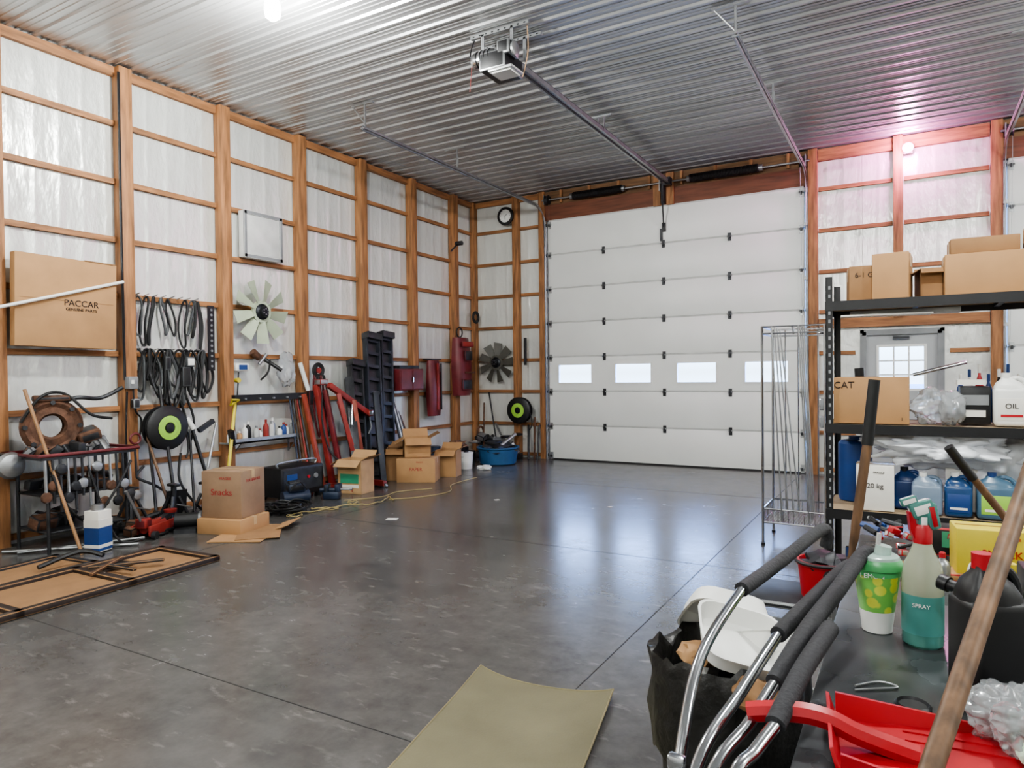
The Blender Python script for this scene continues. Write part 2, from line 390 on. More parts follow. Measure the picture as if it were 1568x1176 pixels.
for i in (1,2): 
    xx=wx0+(wx1-wx0)*i/3; b.b2((xx-.011,D+.02,wz0),(xx+.011,D+.05,wz1),WP); zz=wz0+(wz1-wz0)*i/3; b.b2((wx0,D+.021,zz-.011),(wx1,D+.049,zz+.011),WP)
for q in ((wx0-.03,wx0+.005,wz0-.03,wz1+.03),(wx1-.005,wx1+.03,wz0-.03,wz1+.03),(wx0,wx1,wz0-.03,wz0+.005),(wx0,wx1,wz1-.005,wz1+.03)): b.b2((q[0],D+.008,q[2]),(q[1],D+.02,q[3]),WP)
b.cyl((7.56,D+.02,1.0),(7.56,D-.05,1.0),.012,CHROME); b.lathe([(.01,-.03),(.03,-.02),(.03,.01),(.012,.025)],CHROME,(7.56,D-.05,1.0),'y')
b.box((7.18,D+.0,2.0),(.22,.05,.06),DARKST,bev=.01)
b.done()
# ------------------------------------------------------------ light fixtures
def bulb(x,y,z,col,power,wall=False,es=30,ecol=None):
    b=B('ceiling_bulb'); E=M('bulb_wall' if wall else 'bulb_ceiling',ecol or col,.5,emit=es,var=0)
    if wall:
        b.box((x,y+.07,z),(.12,.05,.12),WP,bev=.01); b.cyl((x,y+.05,z),(x,y+.0,z),.03,WP)
        b.lathe([(.02,-.06),(.06,-.04),(.07,0),(.05,.04),(.02,.06)],E,(x,y-.04,z),'y')
    else:
        b.lathe([(.06,.0),(.06,-.02),(.035,-.03),(.03,-.05)],WP,(x,y,z)); b.lathe([(.028,-.05),(.06,-.09),(.07,-.15),(.06,-.22),(.02,-.25)],E,(x,y,z))
    o=b.done()
    l=bpy.data.lights.new('bulb_light','POINT'); l.energy=power; l.color=col; l.shadow_soft_size=.10
    lo=bpy.data.objects.new('bulb_light',l); SC.collection.objects.link(lo); lo.parent=o
    lo.location=(x,y-.24,z-.03) if wall else (x,y,z-.40)
WL=(.985,1.0,.975)
for q,pw in (((2.60,4.12),390),((2.6,-1.2),350),((7.3,3.3),370),((7.3,-1.8),350),((11.2,2.2),350),((11.2,7.2),350)):
    bulb(q[0],q[1],H-.015,WL,pw)
bulb(7.27,D-.15,4.60,(1.0,.30,.72),110,True,es=9,ecol=(1.0,.50,.80))
# ------------------------------------------------------------ LEFT WALL items
b=B('cardboard_sheet_box'); b.box((0,0,0),(.09,.93,.86),CARD,bev=.01)
b.box((.047,0,.02),(.002,.86,.004),CARD2); b.box((.0,.3,.43),(.1,.3,.01),CARD2)
o=b.done((.22,3.64,2.27),(radians(-1),0,0)); text('print_1','PACCAR',.085,(.048,.12,.0),LX,INK,o); text('print_2','GENUINE PARTS',.04,(.048,.12,-.06),LX,INK,o)
b=B('wooden_stick'); b.cyl((.3,3.0,2.17),(.28,4.17,2.53),.016,WP); b.done()
b=B('ventilation_panel'); b.box((0,0,0),(.10,.60,.58),WP,bev=.008)
VF=M('vent_face',c(196,196,193),.3); b.box((.052,0,0),(.006,.5,.48),VF,bev=.002)
for q in (.28,-.28): b.box((.055,q,0),(.02,.045,.58),GREY,bev=.003)
for q in (.27,-.27): b.box((.055,0,q),(.02,.6,.045),GREY,bev=.003)
b.done((.10,6.07,3.32))
HUBM=M('fan_hub',c(40,42,46),.4,.6)
def fan(name,m,loc,rot,R_=.37,nb=9,hub=HUBM):
    b=B(name)
    b.lathe([(.02,.0),(.085,.0),(.1,.02),(.1,.05),(.07,.07),(.06,.1),(.02,.11)],hub,(0,0,0))
    b.torus((0,0,.07),.05,.012,CHROME); b.lathe([(.1,.005),(.14,.005),(.14,.04),(.1,.04)],m,cap=False,seg=32)
    for k in range(6):
        a=2*pi*k/6; b.cyl((.035*cos(a),.035*sin(a),.1),(.035*cos(a),.035*sin(a),.12),.008,STEEL,seg=6)
    for k in range(nb):
        T=Matrix.Rotation(2*pi*k/nb,4,'Z')
        vs=[];n=5
        for i in range(n+1):
            r=.125+(R_-.125)*i/n; w=.042+.038*(i/n)**.7; tw=.6-.3*i/n
            for sgn in (-1,1):
                yy=sgn*w*cos(tw)+.02*i/n; zz=.025+sgn*w*sin(tw)
                vs+=[(r,yy,zz-.004),(r,yy,zz+.004)]
        fs=[]
        for i in range(n):
            o=i*4;p=o+4
            fs+=[(o,o+2,p+2,p),(o+1,p+1,p+3,o+3),(o,p,p+1,o+1),(o+2,o+3,p+3,p+2)]
        fs+=[(0,1,3,2),(n*4,n*4+2,n*4+3,n*4+1)]
        b.add(vs,fs,m,T)
    return b.done(loc,rot)
fan('truck_fan_blade',FANG,(.16,5.99,2.36),(0,pi/2,0),.40)
fan('truck_fan_blade',FAND,(.56,D-.1,1.76),(pi/2,0,0),.37)
b=B('hanging_drive_belts')
def loop(y,z,L,w,r,m,tw=0,x=.10):
    pts=[]
    for i in range(20):
        a=2*pi*i/20; yy=w*sin(a)*(1+.35*sin(a*2+tw)); zz=-L/2+L/2*cos(a)
        pts.append((x+.03*sin(a+tw),y+yy+.02*sin(zz*9+tw),z+zz))
    b.tube(pts,r,m,closed=True,seg=6,smooth=3,flat=.6)
GB=M('grey_belt',c(70,72,74),.6)
for k in range(11):
    y=4.43+k*.075+random.uniform(-.01,.01)
    if k in (3,6): continue
    loop(y,2.42,random.uniform(.38,.66),random.uniform(.02,.055),.016,RUB if k%4 else GB,k)
for k in range(19):
    y=4.42+k*.045; loop(y,1.85,random.uniform(.30,.72),random.uniform(.03,.075),.018,RUB if k%4 else GB,k*1.3,x=.10+.02*(k%3))
for y in (4.75,4.9,5.0): loop(y,1.35,random.uniform(.4,.6),.04,.018,RUB,y)
for y in [4.42+.1*k for k in range(8)]:
    b.cyl((.04,y,2.43),(.16,y,2.45),.006,STEEL,seg=6); b.cyl((.04,y,1.84),(.16,y,1.86),.006,STEEL,seg=6)
b.box((.14,4.95,1.55),(.06,.1,.22),RUB,bev=.01); b.box((.15,5.0,1.72),(.06,.12,.12),WP,bev=.02); b.box((.15,4.72,1.7),(.05,.08,.16),BLACK,bev=.02)
b.done()
b=B('perforated_steel_strip'); b.box((.17,5.27,2.0),(.012,.085,.76),BLACK)
for k in range(12): b.cyl((.17,5.27,1.67+k*.06),(.185,5.27,1.67+k*.06),.014,GREY,seg=10)
b.done()
b=B('power_outlet_box'); b.box((.19,4.29,1.49),(.09,.1,.13),GREY,bev=.01); b.tube([(.15,4.245,1.52),(.15,4.235,3.0),(.15,4.235,H-.1)],.014,BLACK,seg=6)
b.tube([(.2,4.3,1.43),(.2,4.32,1.2),(.17,4.4,1.1),(.17,4.38,.9)],.010,BLACK,smooth=5,seg=6); b.box((.24,4.27,1.5),(.02,.03,.04),WP); b.box((.19,4.33,1.27),(.06,.07,.1),DARKST,bev=.01)
b.tube([(.16,4.26,1.4),(.16,4.24,.9),(.18,4.25,.3),(.25,4.3,.03)],.010,BLACK,smooth=5,seg=6); b.done()
def reel(loc,rot):
    b=B('hose_reel')
    b.lathe([(.05,-.07),(.22,-.065),(.235,-.055),(.235,-.045),(.1,-.04),(.1,.04),(.235,.045),(.24,.055),(.2,.075),(.05,.08)],BLACK,seg=32)
    for i,r in enumerate((.13,.155,.18,.2)):
        for z in (-.025,0,.025): b.torus((0,0,z),r,.012,RUB)
    b.lathe([(.10,.072),(.10,.088),(.06,.09),(.06,.078)],GREENL,seg=32,cap=False); b.lathe([(.02,.07),(.055,.075),(.05,.095),(.02,.1)],BLACK)
    b.lathe([(.12,.06),(.13,.086),(.10,.09)],GREENL,seg=32,cap=False)
    b.box((0,.0,-.09),(.12,.36,.02),DARKST); b.tube([(.18,0,0),(.24,-.1,.02),(.26,-.25,.02),(.22,-.35,.04)],.011,RUB,smooth=6)
    return b.done(loc,rot)
reel((.28,4.60,1.0),(pi/2,0,pi/2)); reel((1.12,D-.24,.88),(pi/2,0,0))
b=B('bottle_shelf'); b.b2((.05,5.45,.73),(.27,6.62,.75),STEEL); b.b2((.255,5.45,.73),(.27,6.62,.79),STEEL)
for y in (5.6,6.5): b.b2((.05,y,.55),(.07,y+.02,.75),STEEL); b.tube([(.06,y+.01,.56),(.24,y+.01,.73)],.008,STEEL)
b.done()
def bottle(b,x,y,z,r,h,m,cm):
    b.lathe([(r*.9,0),(r,.01),(r,h*.62),(r*.85,h*.72),(r*.35,h*.82),(r*.35,h*.88)],m,(x,y,z),seg=16); b.lathe([(r*.42,h*.86),(r*.42,h),(r*.3,h+.003)],cm,(x,y,z),seg=12)
b=B('shop_fluid_bottles'); cols=[WP,GREY,CARD,WP,BLACK,LGREY,WP,RED,LGREY,STEEL,WP,BLUE]
for k in range(15):
    y=5.5+k*.076; h=random.uniform(.12,.26); bottle(b,.15+random.uniform(-.03,.05),y,.751,.036,h,cols[k%12],random.choice([BLACK,WP,RED,GREY]))
b.done()
b=B('steel_mounting_bar'); b.b2((.14,5.56,1.24),(.2,6.7,1.32),BLACK)
for k in range(5): b.cyl((.2,5.7+k*.22,1.27),(.23,5.7+k*.22,1.27),.012,STEEL,seg=6)
b.done()
b=B('white_plastic_bag'); b.blob((.17,6.4,1.62),(.08,.13,.22),BAGM,.6,2.5,seed=2,crisp=True); b.done(ang=80)
b=B('hand_pump'); b.cyl((.12,6.05,1.78),(.3,6.2,1.62),.025,BLACK); b.cyl((.12,6.0,1.78),(.12,5.9,1.86),.045,RUST); b.tube([(.2,6.1,1.75),(.28,6.0,1.6),(.2,5.95,1.5)],.012,RUB,smooth=5);b.cyl((.14,5.98,1.70),(.14,6.1,1.83),.02,STEEL); b.cyl((.2,6.6,1.72),(.22,6.72,1.35),.03,WP); b.done()
b=B('label_tape_dispenser'); b.box((.12,5.72,1.66),(.08,.2,.1),WP,bev=.02); b.box((.165,5.72,1.66),(.005,.12,.06),BLUE); b.cyl((.1,5.66,1.5),(.16,5.66,1.5),.03,YEL); b.tube([(.1,5.7,1.6),(.12,5.66,1.3),(.14,5.6,1.0),(.12,5.62,.8)],.008,RUB,smooth=5); b.done()
b=B('cable_coil'); 
for r in (.06,.08,.1): b.torus((.15,6.98,1.62),r,.013,RUB,'x')
b.cyl((.1,6.98,1.62),(.17,6.98,1.62),.04,RED); b.done()
b=B('hanging_air_hose')
for k in range(4):
    y=6.88+k*.06; b.tube([(.16,y,1.5),(.2,y-.04,1.1),(.22,y+.03,.7),(.2,y+.06,1.1),(.17,y+.02,1.5)],.012,RUB if k%2 else DRED,smooth=6,closed=True)
b.tube([(.15,8.1,1.9),(.2,8.05,1.5),(.18,8.15,1.2)],.014,RUB,smooth=5); b.box((.17,6.8,1.25),(.06,.08,.2),DARKST,bev=.01); b.done()
b=B('yellow_cargo_bar'); b.cyl((.18,5.58,1.22),(.42,5.28,.42),.02,YEL); b.cyl((.42,5.28,.42),(.47,5.2,.2),.014,STEEL); b.box((.3,5.43,.82),(.06,.05,.2),BLACK,rot=(.35,.3,0)); b.tube([(.2,5.5,1.2),(.28,5.46,1.27),(.2,5.62,1.26),(.2,5.5,1.2)],.014,YEL); b.done()
b=B('leaning_shovels')
b.cyl((.55,4.55,.02),(.16,4.62,1.45),.018,BLACK); b.cyl((.60,4.45,.1),(.17,4.42,1.05),.015,HANDLE)
b.cyl((.62,4.7,.05),(.2,4.95,.95),.014,BLACK); b.cyl((.5,4.35,.03),(.16,4.5,.8),.016,DARKST)
b.prism([(-.1,0),(.1,0),(.11,.2),(.06,.3),(0,.33),(-.06,.3),(-.11,.2)],-.004,.004,DARKST,Matrix.Translation((.62,4.5,.36))@Euler((pi+1.9,0,1.3)).to_matrix().to_4x4())
b.cyl((.35,5.15,.1),(.18,4.98,1.0),.02,BLACK); b.cyl((.2,5.0,.95),(.16,4.94,1.08),.032,WP)
b.cyl((.3,5.1,.5),(.2,5.3,1.0),.015,STEEL); b.box((.2,5.16,.98),(.05,.22,.05),DARKST,rot=(.5,0,0))
b.tube([(.2,4.4,.6),(.24,4.3,.5),(.3,4.45,.4),(.28,4.6,.3)],.015,DARKST,smooth=5)
b.tube([(.25,4.8,.7),(.3,4.75,.4),(.4,4.9,.1),(.6,4.95,.02)],.014,RUB,smooth=5)
b.done()
b=B('welding_table'); 
for (x,y) in ((.2,3.2),(.2,3.9),(.72,3.2),(.72,3.9)): b.cyl((x,y,0),(x,y,.84),.016,DARKST,seg=8)
for z in (.18,.5): 
    for q in (((.2,3.2,z),(.2,3.9,z)),((.72,3.2,z),(.72,3.9,z)),((.2,3.2,z),(.72,3.2,z)),((.2,3.9,z),(.72,3.9,z))): b.cyl(*q,.010,DARKST,seg=6)
b.b2((.16,3.12,.83),(.78,3.97,.85),DARKST); b.b2((.2,3.2,.49),(.72,3.9,.505),DARKST); b.b2((.2,3.2,.17),(.72,3.9,.185),DARKST)
b.tube([(.16,3.1,.87),(.78,3.1,.87),(.8,3.98,.87),(.16,3.98,.87)],.016,DRED,closed=True)
b.torus((.75,3.98,.95),.05,.012,DRED,'x')
for k in range(14):
    y=3.15+k*.062; b.cyl((.78,y,.83),(.80,y,random.uniform(.35,.6)),.013,DARKST if k%3 else STEEL,seg=6); b.lathe([(.01,-.02),(.04,-.015),(.05,.0),(.04,.015),(.01,.02)],random.choice([DARKST,BLACK,STEEL,RUST]),(.8,y,random.uniform(.35,.75)),'x',seg=12)
for k in range(12): b.box((.3+random.random()*.4,3.15+k*.065,.89),(random.uniform(.05,.15),.07,random.uniform(.05,.14)),random.choice([DARKST,RUST,DARKST,STEEL,BLACK,GREY]),rot=(0,random.random(),random.random()),bev=.01)
for k in range(16): b.box((.28+random.random()*.4,3.25+random.random()*.6,random.choice([.25,.57])),(random.uniform(.06,.2),random.uniform(.06,.2),random.uniform(.08,.16)),random.choice([DARKST,RUST,BLACK,BLACK,DARKST]),rot=(0,random.random()*.4,random.random()),bev=.012)
b.tube([(.8,3.2,.7),(.86,3.3,.4),(.84,3.5,.25),(.88,3.7,.5),(.8,3.9,.75)],.012,RUB,smooth=6); b.tube([(.8,3.5,.75),(.88,3.6,.3),(.95,3.7,.03),(1.0,3.9,.02)],.010,RUB,smooth=6)
b.done()
b=B('clutch_bell_housing'); b.lathe([(.11,-.08),(.2,-.07),(.25,-.02),(.26,.03),(.22,.06),(.18,.04),(.12,.05),(.1,.02)],RUST,(0,0,0),'x',seg=28,cap=False)
b.torus((0,0,0),.13,.022,RUST,'x')
for k in range(8): a=2*pi*k/8; b.cyl((-.05,.22*cos(a),.22*sin(a)),(.07,.22*cos(a),.22*sin(a)),.022,DARKST,seg=8)
b.tube([(.0,.05,.2),(.05,.2,.26),(.0,.42,.25),(0,.62,.35)],.020,DARKST,smooth=6); b.box((.02,.0,.26),(.1,.3,.06),DARKST,bev=.02)
b.tube([(.05,-.25,.05),(.1,-.1,.28),(.05,.1,.3),(.1,.3,.1),(.05,.5,.05)],.014,RUB,smooth=6); b.box((.0,.3,-.1),(.2,.2,.12),DARKST,bev=.03,rot=(.3,.2,0))
b.done((.35,3.42,1.10),(0,0,-.2))
b=B('parts_shelf'); b.b2((.05,2.6,.86),(.35,3.08,.88),DARKST)
for k in range(5): bottle(b,.2,2.65+k*.09,.881,.04,.2,[WP,GREEN,STEEL,RED,WP][k],BLACK)
b.lathe([(.02,-.03),(.1,-.02),(.12,.0),(.1,.03),(.03,.05)],STEEL,(.42,3.05,.78),'x'); b.cyl((.05,2.7,.5),(.3,2.7,.87),.01,DARKST); b.cyl((.05,3.0,.5),(.3,3.0,.87),.01,DARKST); b.done()
b=B('broom_handle'); b.cyl((1.0,3.33,.0),(.57,3.10,1.45),.015,M('tan_wood',c(150,114,80),.5)); b.done()
b=B('oil_filter_box'); b.box((0,0,.19),(.15,.15,.36),CARDW,bev=.004); b.box((.0,0,.15),(.153,.153,.26),BLUE); b.box((0,0,.26),(.156,.156,.07),CARDW); b.box((.0,0,.06),(.156,.156,.03),CARDW); b.cyl((0,0,.37),(0,0,.42),.05,STEEL); b.done((1.02,3.46,0),(0,0,.3))
b=B('trolley_jack'); b.box((0,.09,.08),(.5,.03,.1),RED,bev=.01); b.box((0,-.09,.08),(.5,.03,.1),RED,bev=.01); b.cyl((-.2,0,.09),(.1,0,.11),.045,RED)
for x in (-.22,.22):
    for y in (-.13,.13): b.cyl((x,y-.02,.04),(x,y+.02,.04),.04,DARKST)
b.box((.12,0,.14),(.3,.06,.04),DARKST,rot=(0,-.2,0)); b.lathe([(.06,0),(.065,.03),(.05,.03)],RED,(.24,0,.17)); b.box((-.2,0,.15),(.1,.12,.1),DRED,bev=.02); b.cyl((-.22,0,.15),(-.45,.0,.5),.014,STEEL); b.done((.84,4.12,0),(0,0,2.0))
def stand(loc,rz,s=1):
    b=B('jack_stand')
    for (x,y) in ((.13,.13),(-.13,.13),(.13,-.13),(-.13,-.13)): b.cyl((x*s,y*s,0),(x*.25,y*.25,.3*s),.018,DARKST,seg=6)
    b.torus((0,0,.03),.17*s,.014,BLACK); b.cyl((0,0,.12*s),(0,0,.42*s),.028,DARKST); b.box((0,0,.42*s),(.14,.07,.03),BLACK,bev=.01); b.cyl((.05,0,.22*s),(.2,.05,.2*s),.008,STEEL)
    b.lathe([(.15*s,0),(.17*s,.04),(.15*s,.06),(.08,.07)],BLACK,seg=20); b.done(loc,(0,0,rz))
stand((.62,4.46,0),0); stand((.56,4.88,0),.4,.9); stand((.5,5.28,0),.9,.8); stand((.40,4.14,0),.2,1.0)
b=B('floor_parts_heap')
for k in range(26):
    x=.95+random.uniform(-.5,.15)*1.0; y=random.uniform(3.75,4.5); x=min(x,.85); z=.04+random.random()*.08
    if k%3==0: b.torus((x,y,.02+random.random()*.03),random.uniform(.06,.12),.014,BLACK)
    elif k%3==1: b.cyl((x,y,z),(x+random.uniform(-.15,.15),y+random.uniform(-.1,.1),z+.03),random.uniform(.015,.035),random.choice([DARKST,RUST,STEEL,RED,BLACK]),seg=8)
    else: b.box((x,y,z),(random.uniform(.06,.14),.08,.08),random.choice([DARKST,BLACK,RUST]),rot=(.2,.2,random.random()*3),bev=.01)
b.cyl((.35,3.0,.02),(1.15,3.75,.02),.014,STEEL); b.cyl((.5,3.05,.02),(1.0,3.9,.03),.012,STEEL); b.done()
b=B('grinding_wheel_motor'); b.cyl((-.1,0,.12),(.12,0,.12),.07,BLACK); b.cyl((.12,0,.12),(.15,0,.12),.08,GREY); b.box((0,0,.02),(.2,.18,.04),DARKST); b.torus((.16,0,.12),.06,.01,RED,'x'); b.done((1.02,4.32,0),(0,0,.8))
TAPE=M('tape',c(178,150,112),.3)
def cbox(name,w,d,h,loc,rz,m=CARD,open_=False,tape=True,base=0,txt=None,tm=INK,side='y-'):
    b=B(name)
    if open_:
        t=.006
        b.b2((-w/2,-d/2,0),(w/2,d/2,t),m)
        for q in ((-w/2,-w/2+t,-d/2,d/2),(w/2-t,w/2,-d/2,d/2)): b.b2((q[0],q[2],0),(q[1],q[3],h),m)
        for q in ((-d/2,-d/2+t),(d/2-t,d/2)): b.b2((-w/2,q[0],0),(w/2,q[1],h),m)
        fl_=min(w,d)*.45
        for s in (-1,1):
            T=Matrix.Translation((s*w/2,0,h))@Matrix.Rotation(s*(1.1 if s>0 else 2.1),4,'Y'); b.box((0,0,fl_/2),(.005,d*.98,fl_),CARD2 if s>0 else m,mat=T)
            T=Matrix.Translation((0,s*d/2,h))@Matrix.Rotation(-s*(.8 if s>0 else 2.2),4,'X'); b.box((0,0,fl_/2),(w*.98,.005,fl_),m,mat=T)
    else:
        b.box((0,0,h/2),(w,d,h),m,bev=.004)
        b.box((0,0,h+.001),(w-.01,.004,.002),CARD2)
        if tape: b.box((0,0,h+.001),(w+.002,.05,.0015),TAPE); b.box((0,0,h-.04),(w+.003,.05,.08),TAPE)
    o=b.done((loc[0],loc[1],base),(0,0,rz))
    if txt:
        if side=='y-': text('print_1',txt,min(w*.2,h*.2),(0,-d/2-.001,h*.55),(pi/2,0,0),tm,o); text('print_2','FRAGILE',min(w,h)*.08,(w*.1,-d/2-.001,h*.85),(pi/2,0,0),tm,o)
        else: text('print_1',txt,min(d,h)*.2,(w/2+.001,0,h*.55),LX,tm,o); text('print_2','THIS SIDE UP',min(d,h)*.09,(w/2+.001,0,h*.87),LX,tm,o)
    return o
cbox('cardboard_box',.50,.46,.15,(1.38,4.60),.25,CARD)
o=cbox('cardboard_box',.44,.40,.46,(1.36,4.62),.30,M('cardboard_brown',c(140,114,90),.8),base=.152,txt='Snacks',tm=INKR)
text('print_3','FOR SNACKS',.04,(.221,0,.36),LX,INKR,o)
b=B('flattened_cardboard'); b.box((0,0,.008),(.5,.75,.008),CARD); b.box((.25,.3,.03),(.2,.4,.006),CARD,rot=(0,-.3,0)); b.box((.1,.0,.016),(.4,.6,.005),CARD2,rot=(0,0,.3)); b.done((1.66,4.56,0),(0,0,.5))
TANB=M('cardboard_tan',c(178,144,104),.75)
o=cbox('cardboard_box',.36,.30,.44,(.93,6.86),.15,TANB,open_=True)
b=B('box_label'); b.box((0,0,0),(.28,.004,.12),GREEN); b.box((0,-.001,-.1),(.28,.004,.04),CARDW); q=b.done((0,-.153,.2)); q.parent=o
cbox('cardboard_box',.56,.42,.34,(1.05,8.05),.45,CARD,txt='PAPER',tm=INKR)
cbox('cardboard_box',.38,.34,.28,(.98,8.1),.75,CARD,open_=True,base=.346)
cbox('cardboard_box',.32,.28,.40,(1.18,8.62),.3,CARD,open_=True)
cbox('cardboard_box',.26,.34,.46,(.66,8.0),.6,CARD2,open_=True)
b=B('battery_charger'); b.box((0,0,.24),(.42,.70,.36),BLACK,bev=.02); b.box((.212,0,.26),(.006,.62,.26),DARKST); b.box((.216,-.18,.3),(.006,.16,.07),BLUE); b.cyl((.21,.2,.28),(.235,.2,.28),.03,GREY); b.cyl((.21,.08,.28),(.23,.08,.28),.02,REDP)
for y in (-.3,.3): b.cyl((-.2,y,.05),(-.15,y,.05),.05,RUB); b.box((.15,y,.03),(.05,.05,.06),RUB)
b.tube([(.1,-.3,.42),(.1,-.28,.48),(.1,.28,.48),(.1,.3,.42)],.012,STEEL,smooth=4); b.done((.5,6.15,0))
NAVY=M('navy_paint',c(28,40,60),.45)
b=B('air_compressor'); b.cyl((-.16,0,.11),(.16,0,.11),.075,NAVY,seg=20); b.box((0,0,.22),(.2,.14,.1),BLACK,bev=.02); b.cyl((-.08,0,.26),(.05,0,.26),.045,DARKST); 
for x in (-.12,.12): b.box((x,0,.03),(.03,.18,.06),BLACK)
b.tube([(.1,.08,.2),(.25,.2,.1),(.2,.3,.02),(.0,.3,.02),(-.1,.2,.02)],.01,BLACK,smooth=5); b.tube([(-.1,-.1,.2),(.0,-.12,.3),(.1,-.1,.2)],.01,BLACK,smooth=5); b.done((.95,5.8,0),(0,0,1.2))
b=B('bench_vise'); b.box((0,0,.05),(.2,.16,.1),NAVY,bev=.02); b.box((.08,0,.14),(.06,.16,.1),NAVY,bev=.015); b.box((-.06,0,.14),(.05,.16,.1),DARKST,bev=.015); b.cyl((.1,0,.12),(.25,0,.12),.015,STEEL); b.cyl((.24,-.08,.12),(.24,.08,.12),.008,STEEL); b.cyl((-.15,0,.11),(.1,0,.11),.03,NAVY); b.done((1.0,6.35,0),(0,0,.5))
b=B('coiled_air_hose')
pts=[]
for i in range(90):
    a=i*.55; r=.15+.05*sin(i*.7); pts.append((r*cos(a)*1.3+.003*i,r*sin(a),.012+.012*(i%5)+.0008*i))
b.tube(pts,.012,BLACK,seg=6,smooth=2); b.done((1.05,5.45,0))
b=B('extension_cord'); YC=M('tan_cord',c(166,148,98),.6); pts=[]
for i in range(70):
    t=i/69; pts.append((1.32+.35*t+.11*sin(t*27)+.08*sin(t*9),5.25+1.5*t+.18*cos(t*22),.010+.006*(i%3)))
b.tube(pts,.0058,YC,seg=6,smooth=4)
b.tube([(1.7,6.6,.01),(1.95,6.9,.01),(2.05,7.4,.01),(1.75,7.9,.01),(1.7,8.6,.01)],.005,YC,seg=6,smooth=8)
b.tube([(1.25,6.3,.01),(1.5,6.7,.01),(1.45,7.1,.01),(1.7,7.5,.01)],.005,YC,seg=6,smooth=8); b.done()
def ramp(name,p0,p1,w,m,L=None):
    p0=Vector(p0);p1=Vector(p1); z=(p1-p0); L=z.length; z.normalize(); x=Vector((1,-.15,0)); y=z.cross(x).normalized(); x=y.cross(z)
    T=Matrix(((x.x,y.x,z.x,p0.x),(x.y,y.y,z.y,p0.y),(x.z,y.z,z.z,p0.z),(0,0,0,1)))
    b=B(name)
    for s in (-1,1): b.box((0,s*w/2,L/2),(.10,.03,L),m,bev=.004,mat=T)
    n=int(L/.2)
    for k in range(n): b.box((0.01,0,.1+k*(L-.2)/(n-1)),(.05,w,.05),m,mat=T)
    b.box((-.03,0,L/2),(.01,w,L),DARKST,mat=T); b.box((.02,0,L-.04),(.16,w+.04,.10),DARKST,mat=T,bev=.006)
    return b.done()
ramp('loading_ramp',(.62,7.62,.02),(.20,8.02,2.16),.24,BLUEST); ramp('loading_ramp',(.50,8.02,.02),(.20,8.34,2.2),.20,BLUEST)
ramp('loading_ramp',(.62,7.28,.02),(.20,7.66,1.75),.2,DARKST)
b=B('steel_channel_stock'); b.bar((.75,7.08,.02),(.24,7.48,1.5),.12,.14,DARKST); b.bar((.85,7.50,.02),(.55,7.7,1.3),.08,.08,BLUEST); b.done()
ORED=M('orange_red',c(140,64,46),.5,var=.3)
b=B('engine_hoist')
b.bar((.50,6.88,.0),(.25,6.84,1.42),.07,.07,RED); b.bar((.55,7.02,.05),(.3,6.95,1.35),.06,.06,DRED)
b.bar((.42,6.9,1.42),(.50,7.62,.98),.075,.075,RED); b.bar((.5,7.0,1.30),(.62,7.18,.35),.05,.06,RED); b.bar((.58,7.42,.1),(.5,7.3,1.2),.05,.06,ORED)
b.bar((.50,6.70,.05),(.22,6.64,1.3),.06,.05,ORED); b.bar((.66,7.30,.05),(.48,7.02,1.2),.05,.05,RED)
b.cyl((.6,7.15,.25),(.5,7.25,.85),.032,DARKST); b.cyl((.5,7.25,.85),(.47,7.3,1.15),.018,CHROME)
b.bar((.6,6.65,.06),(.6,7.45,.06),.08,.07,RED); b.bar((.45,6.8,.06),(1.0,6.75,.06),.07,.07,RED); b.bar((.45,7.35,.06),(1.05,7.3,.06),.07,.07,RED)
for (x,y) in ((1.0,6.75),(1.05,7.3),(.5,6.65),(.5,7.45)): b.cyl((x,y-.02,.03),(x,y+.02,.03),.03,STEEL)
b.box((.5,7.62,1.0),(.08,.1,.08),STEEL,bev=.01); b.tube([(.5,7.62,.96),(.52,7.64,.8),(.5,7.6,.7)],.01,STEEL); b.cyl((.6,6.95,.25),(.75,6.9,.4),.03,NAVY)
b.tube([(.3,6.9,1.3),(.4,6.8,.9),(.5,6.85,.5),(.7,7.0,.3)],.012,BLACK,smooth=6); b.box((.3,6.88,1.46),(.12,.14,.08),STEEL,bev=.01)
b.done()
b=B('steel_pry_bars')
for k in range(5): b.cyl((.42+.02*k,6.40+k*.04,0),(.16,6.45+k*.04,1.2+.1*random.random()),.013,[NAVY,DARKST,RUST,RED,DARKST][k])
for k in range(6): b.cyl((.5,8.5+k*.06,0),(.17,8.46+k*.05,1.25-.07*k),.018,[DARKST,STEEL,DARKST,LGREY,DARKST,RUST][k])
b.done()
b=B('metal_first_aid_cabinet'); b.box((.27,8.75,1.47),(.26,.60,.34),DRED,bev=.012); b.box((.405,8.6,1.47),(.008,.26,.29),DRED); b.box((.405,8.9,1.47),(.008,.26,.29),DRED); b.box((.42,8.75,1.47),(.02,.02,.08),CHROME); b.box((.25,8.75,1.67),(.2,.5,.05),DARKST); b.done()
def shell(name,w,h,dp,m,n=14):
    b=B(name); vs=[]
    for i in range(n+1):
        t=i/n; z=h*(1-t)
        for j in range(n+1):
            a=pi*j/n; ww=w/2*(.85+.2*sin(t*pi)); vs.append((dp*(sin(a)**.5)*(.7+.3*sin(t*2.5)),-ww*cos(a),z))
    fs=[(i*(n+1)+j,i*(n+1)+j+1,(i+1)*(n+1)+j+1,(i+1)*(n+1)+j) for i in range(n) for j in range(n)]
    fs.append(tuple(range(n+1))); fs.append(tuple(range(n*(n+1),(n+1)*(n+1))))
    b.add(vs,fs,m); return b
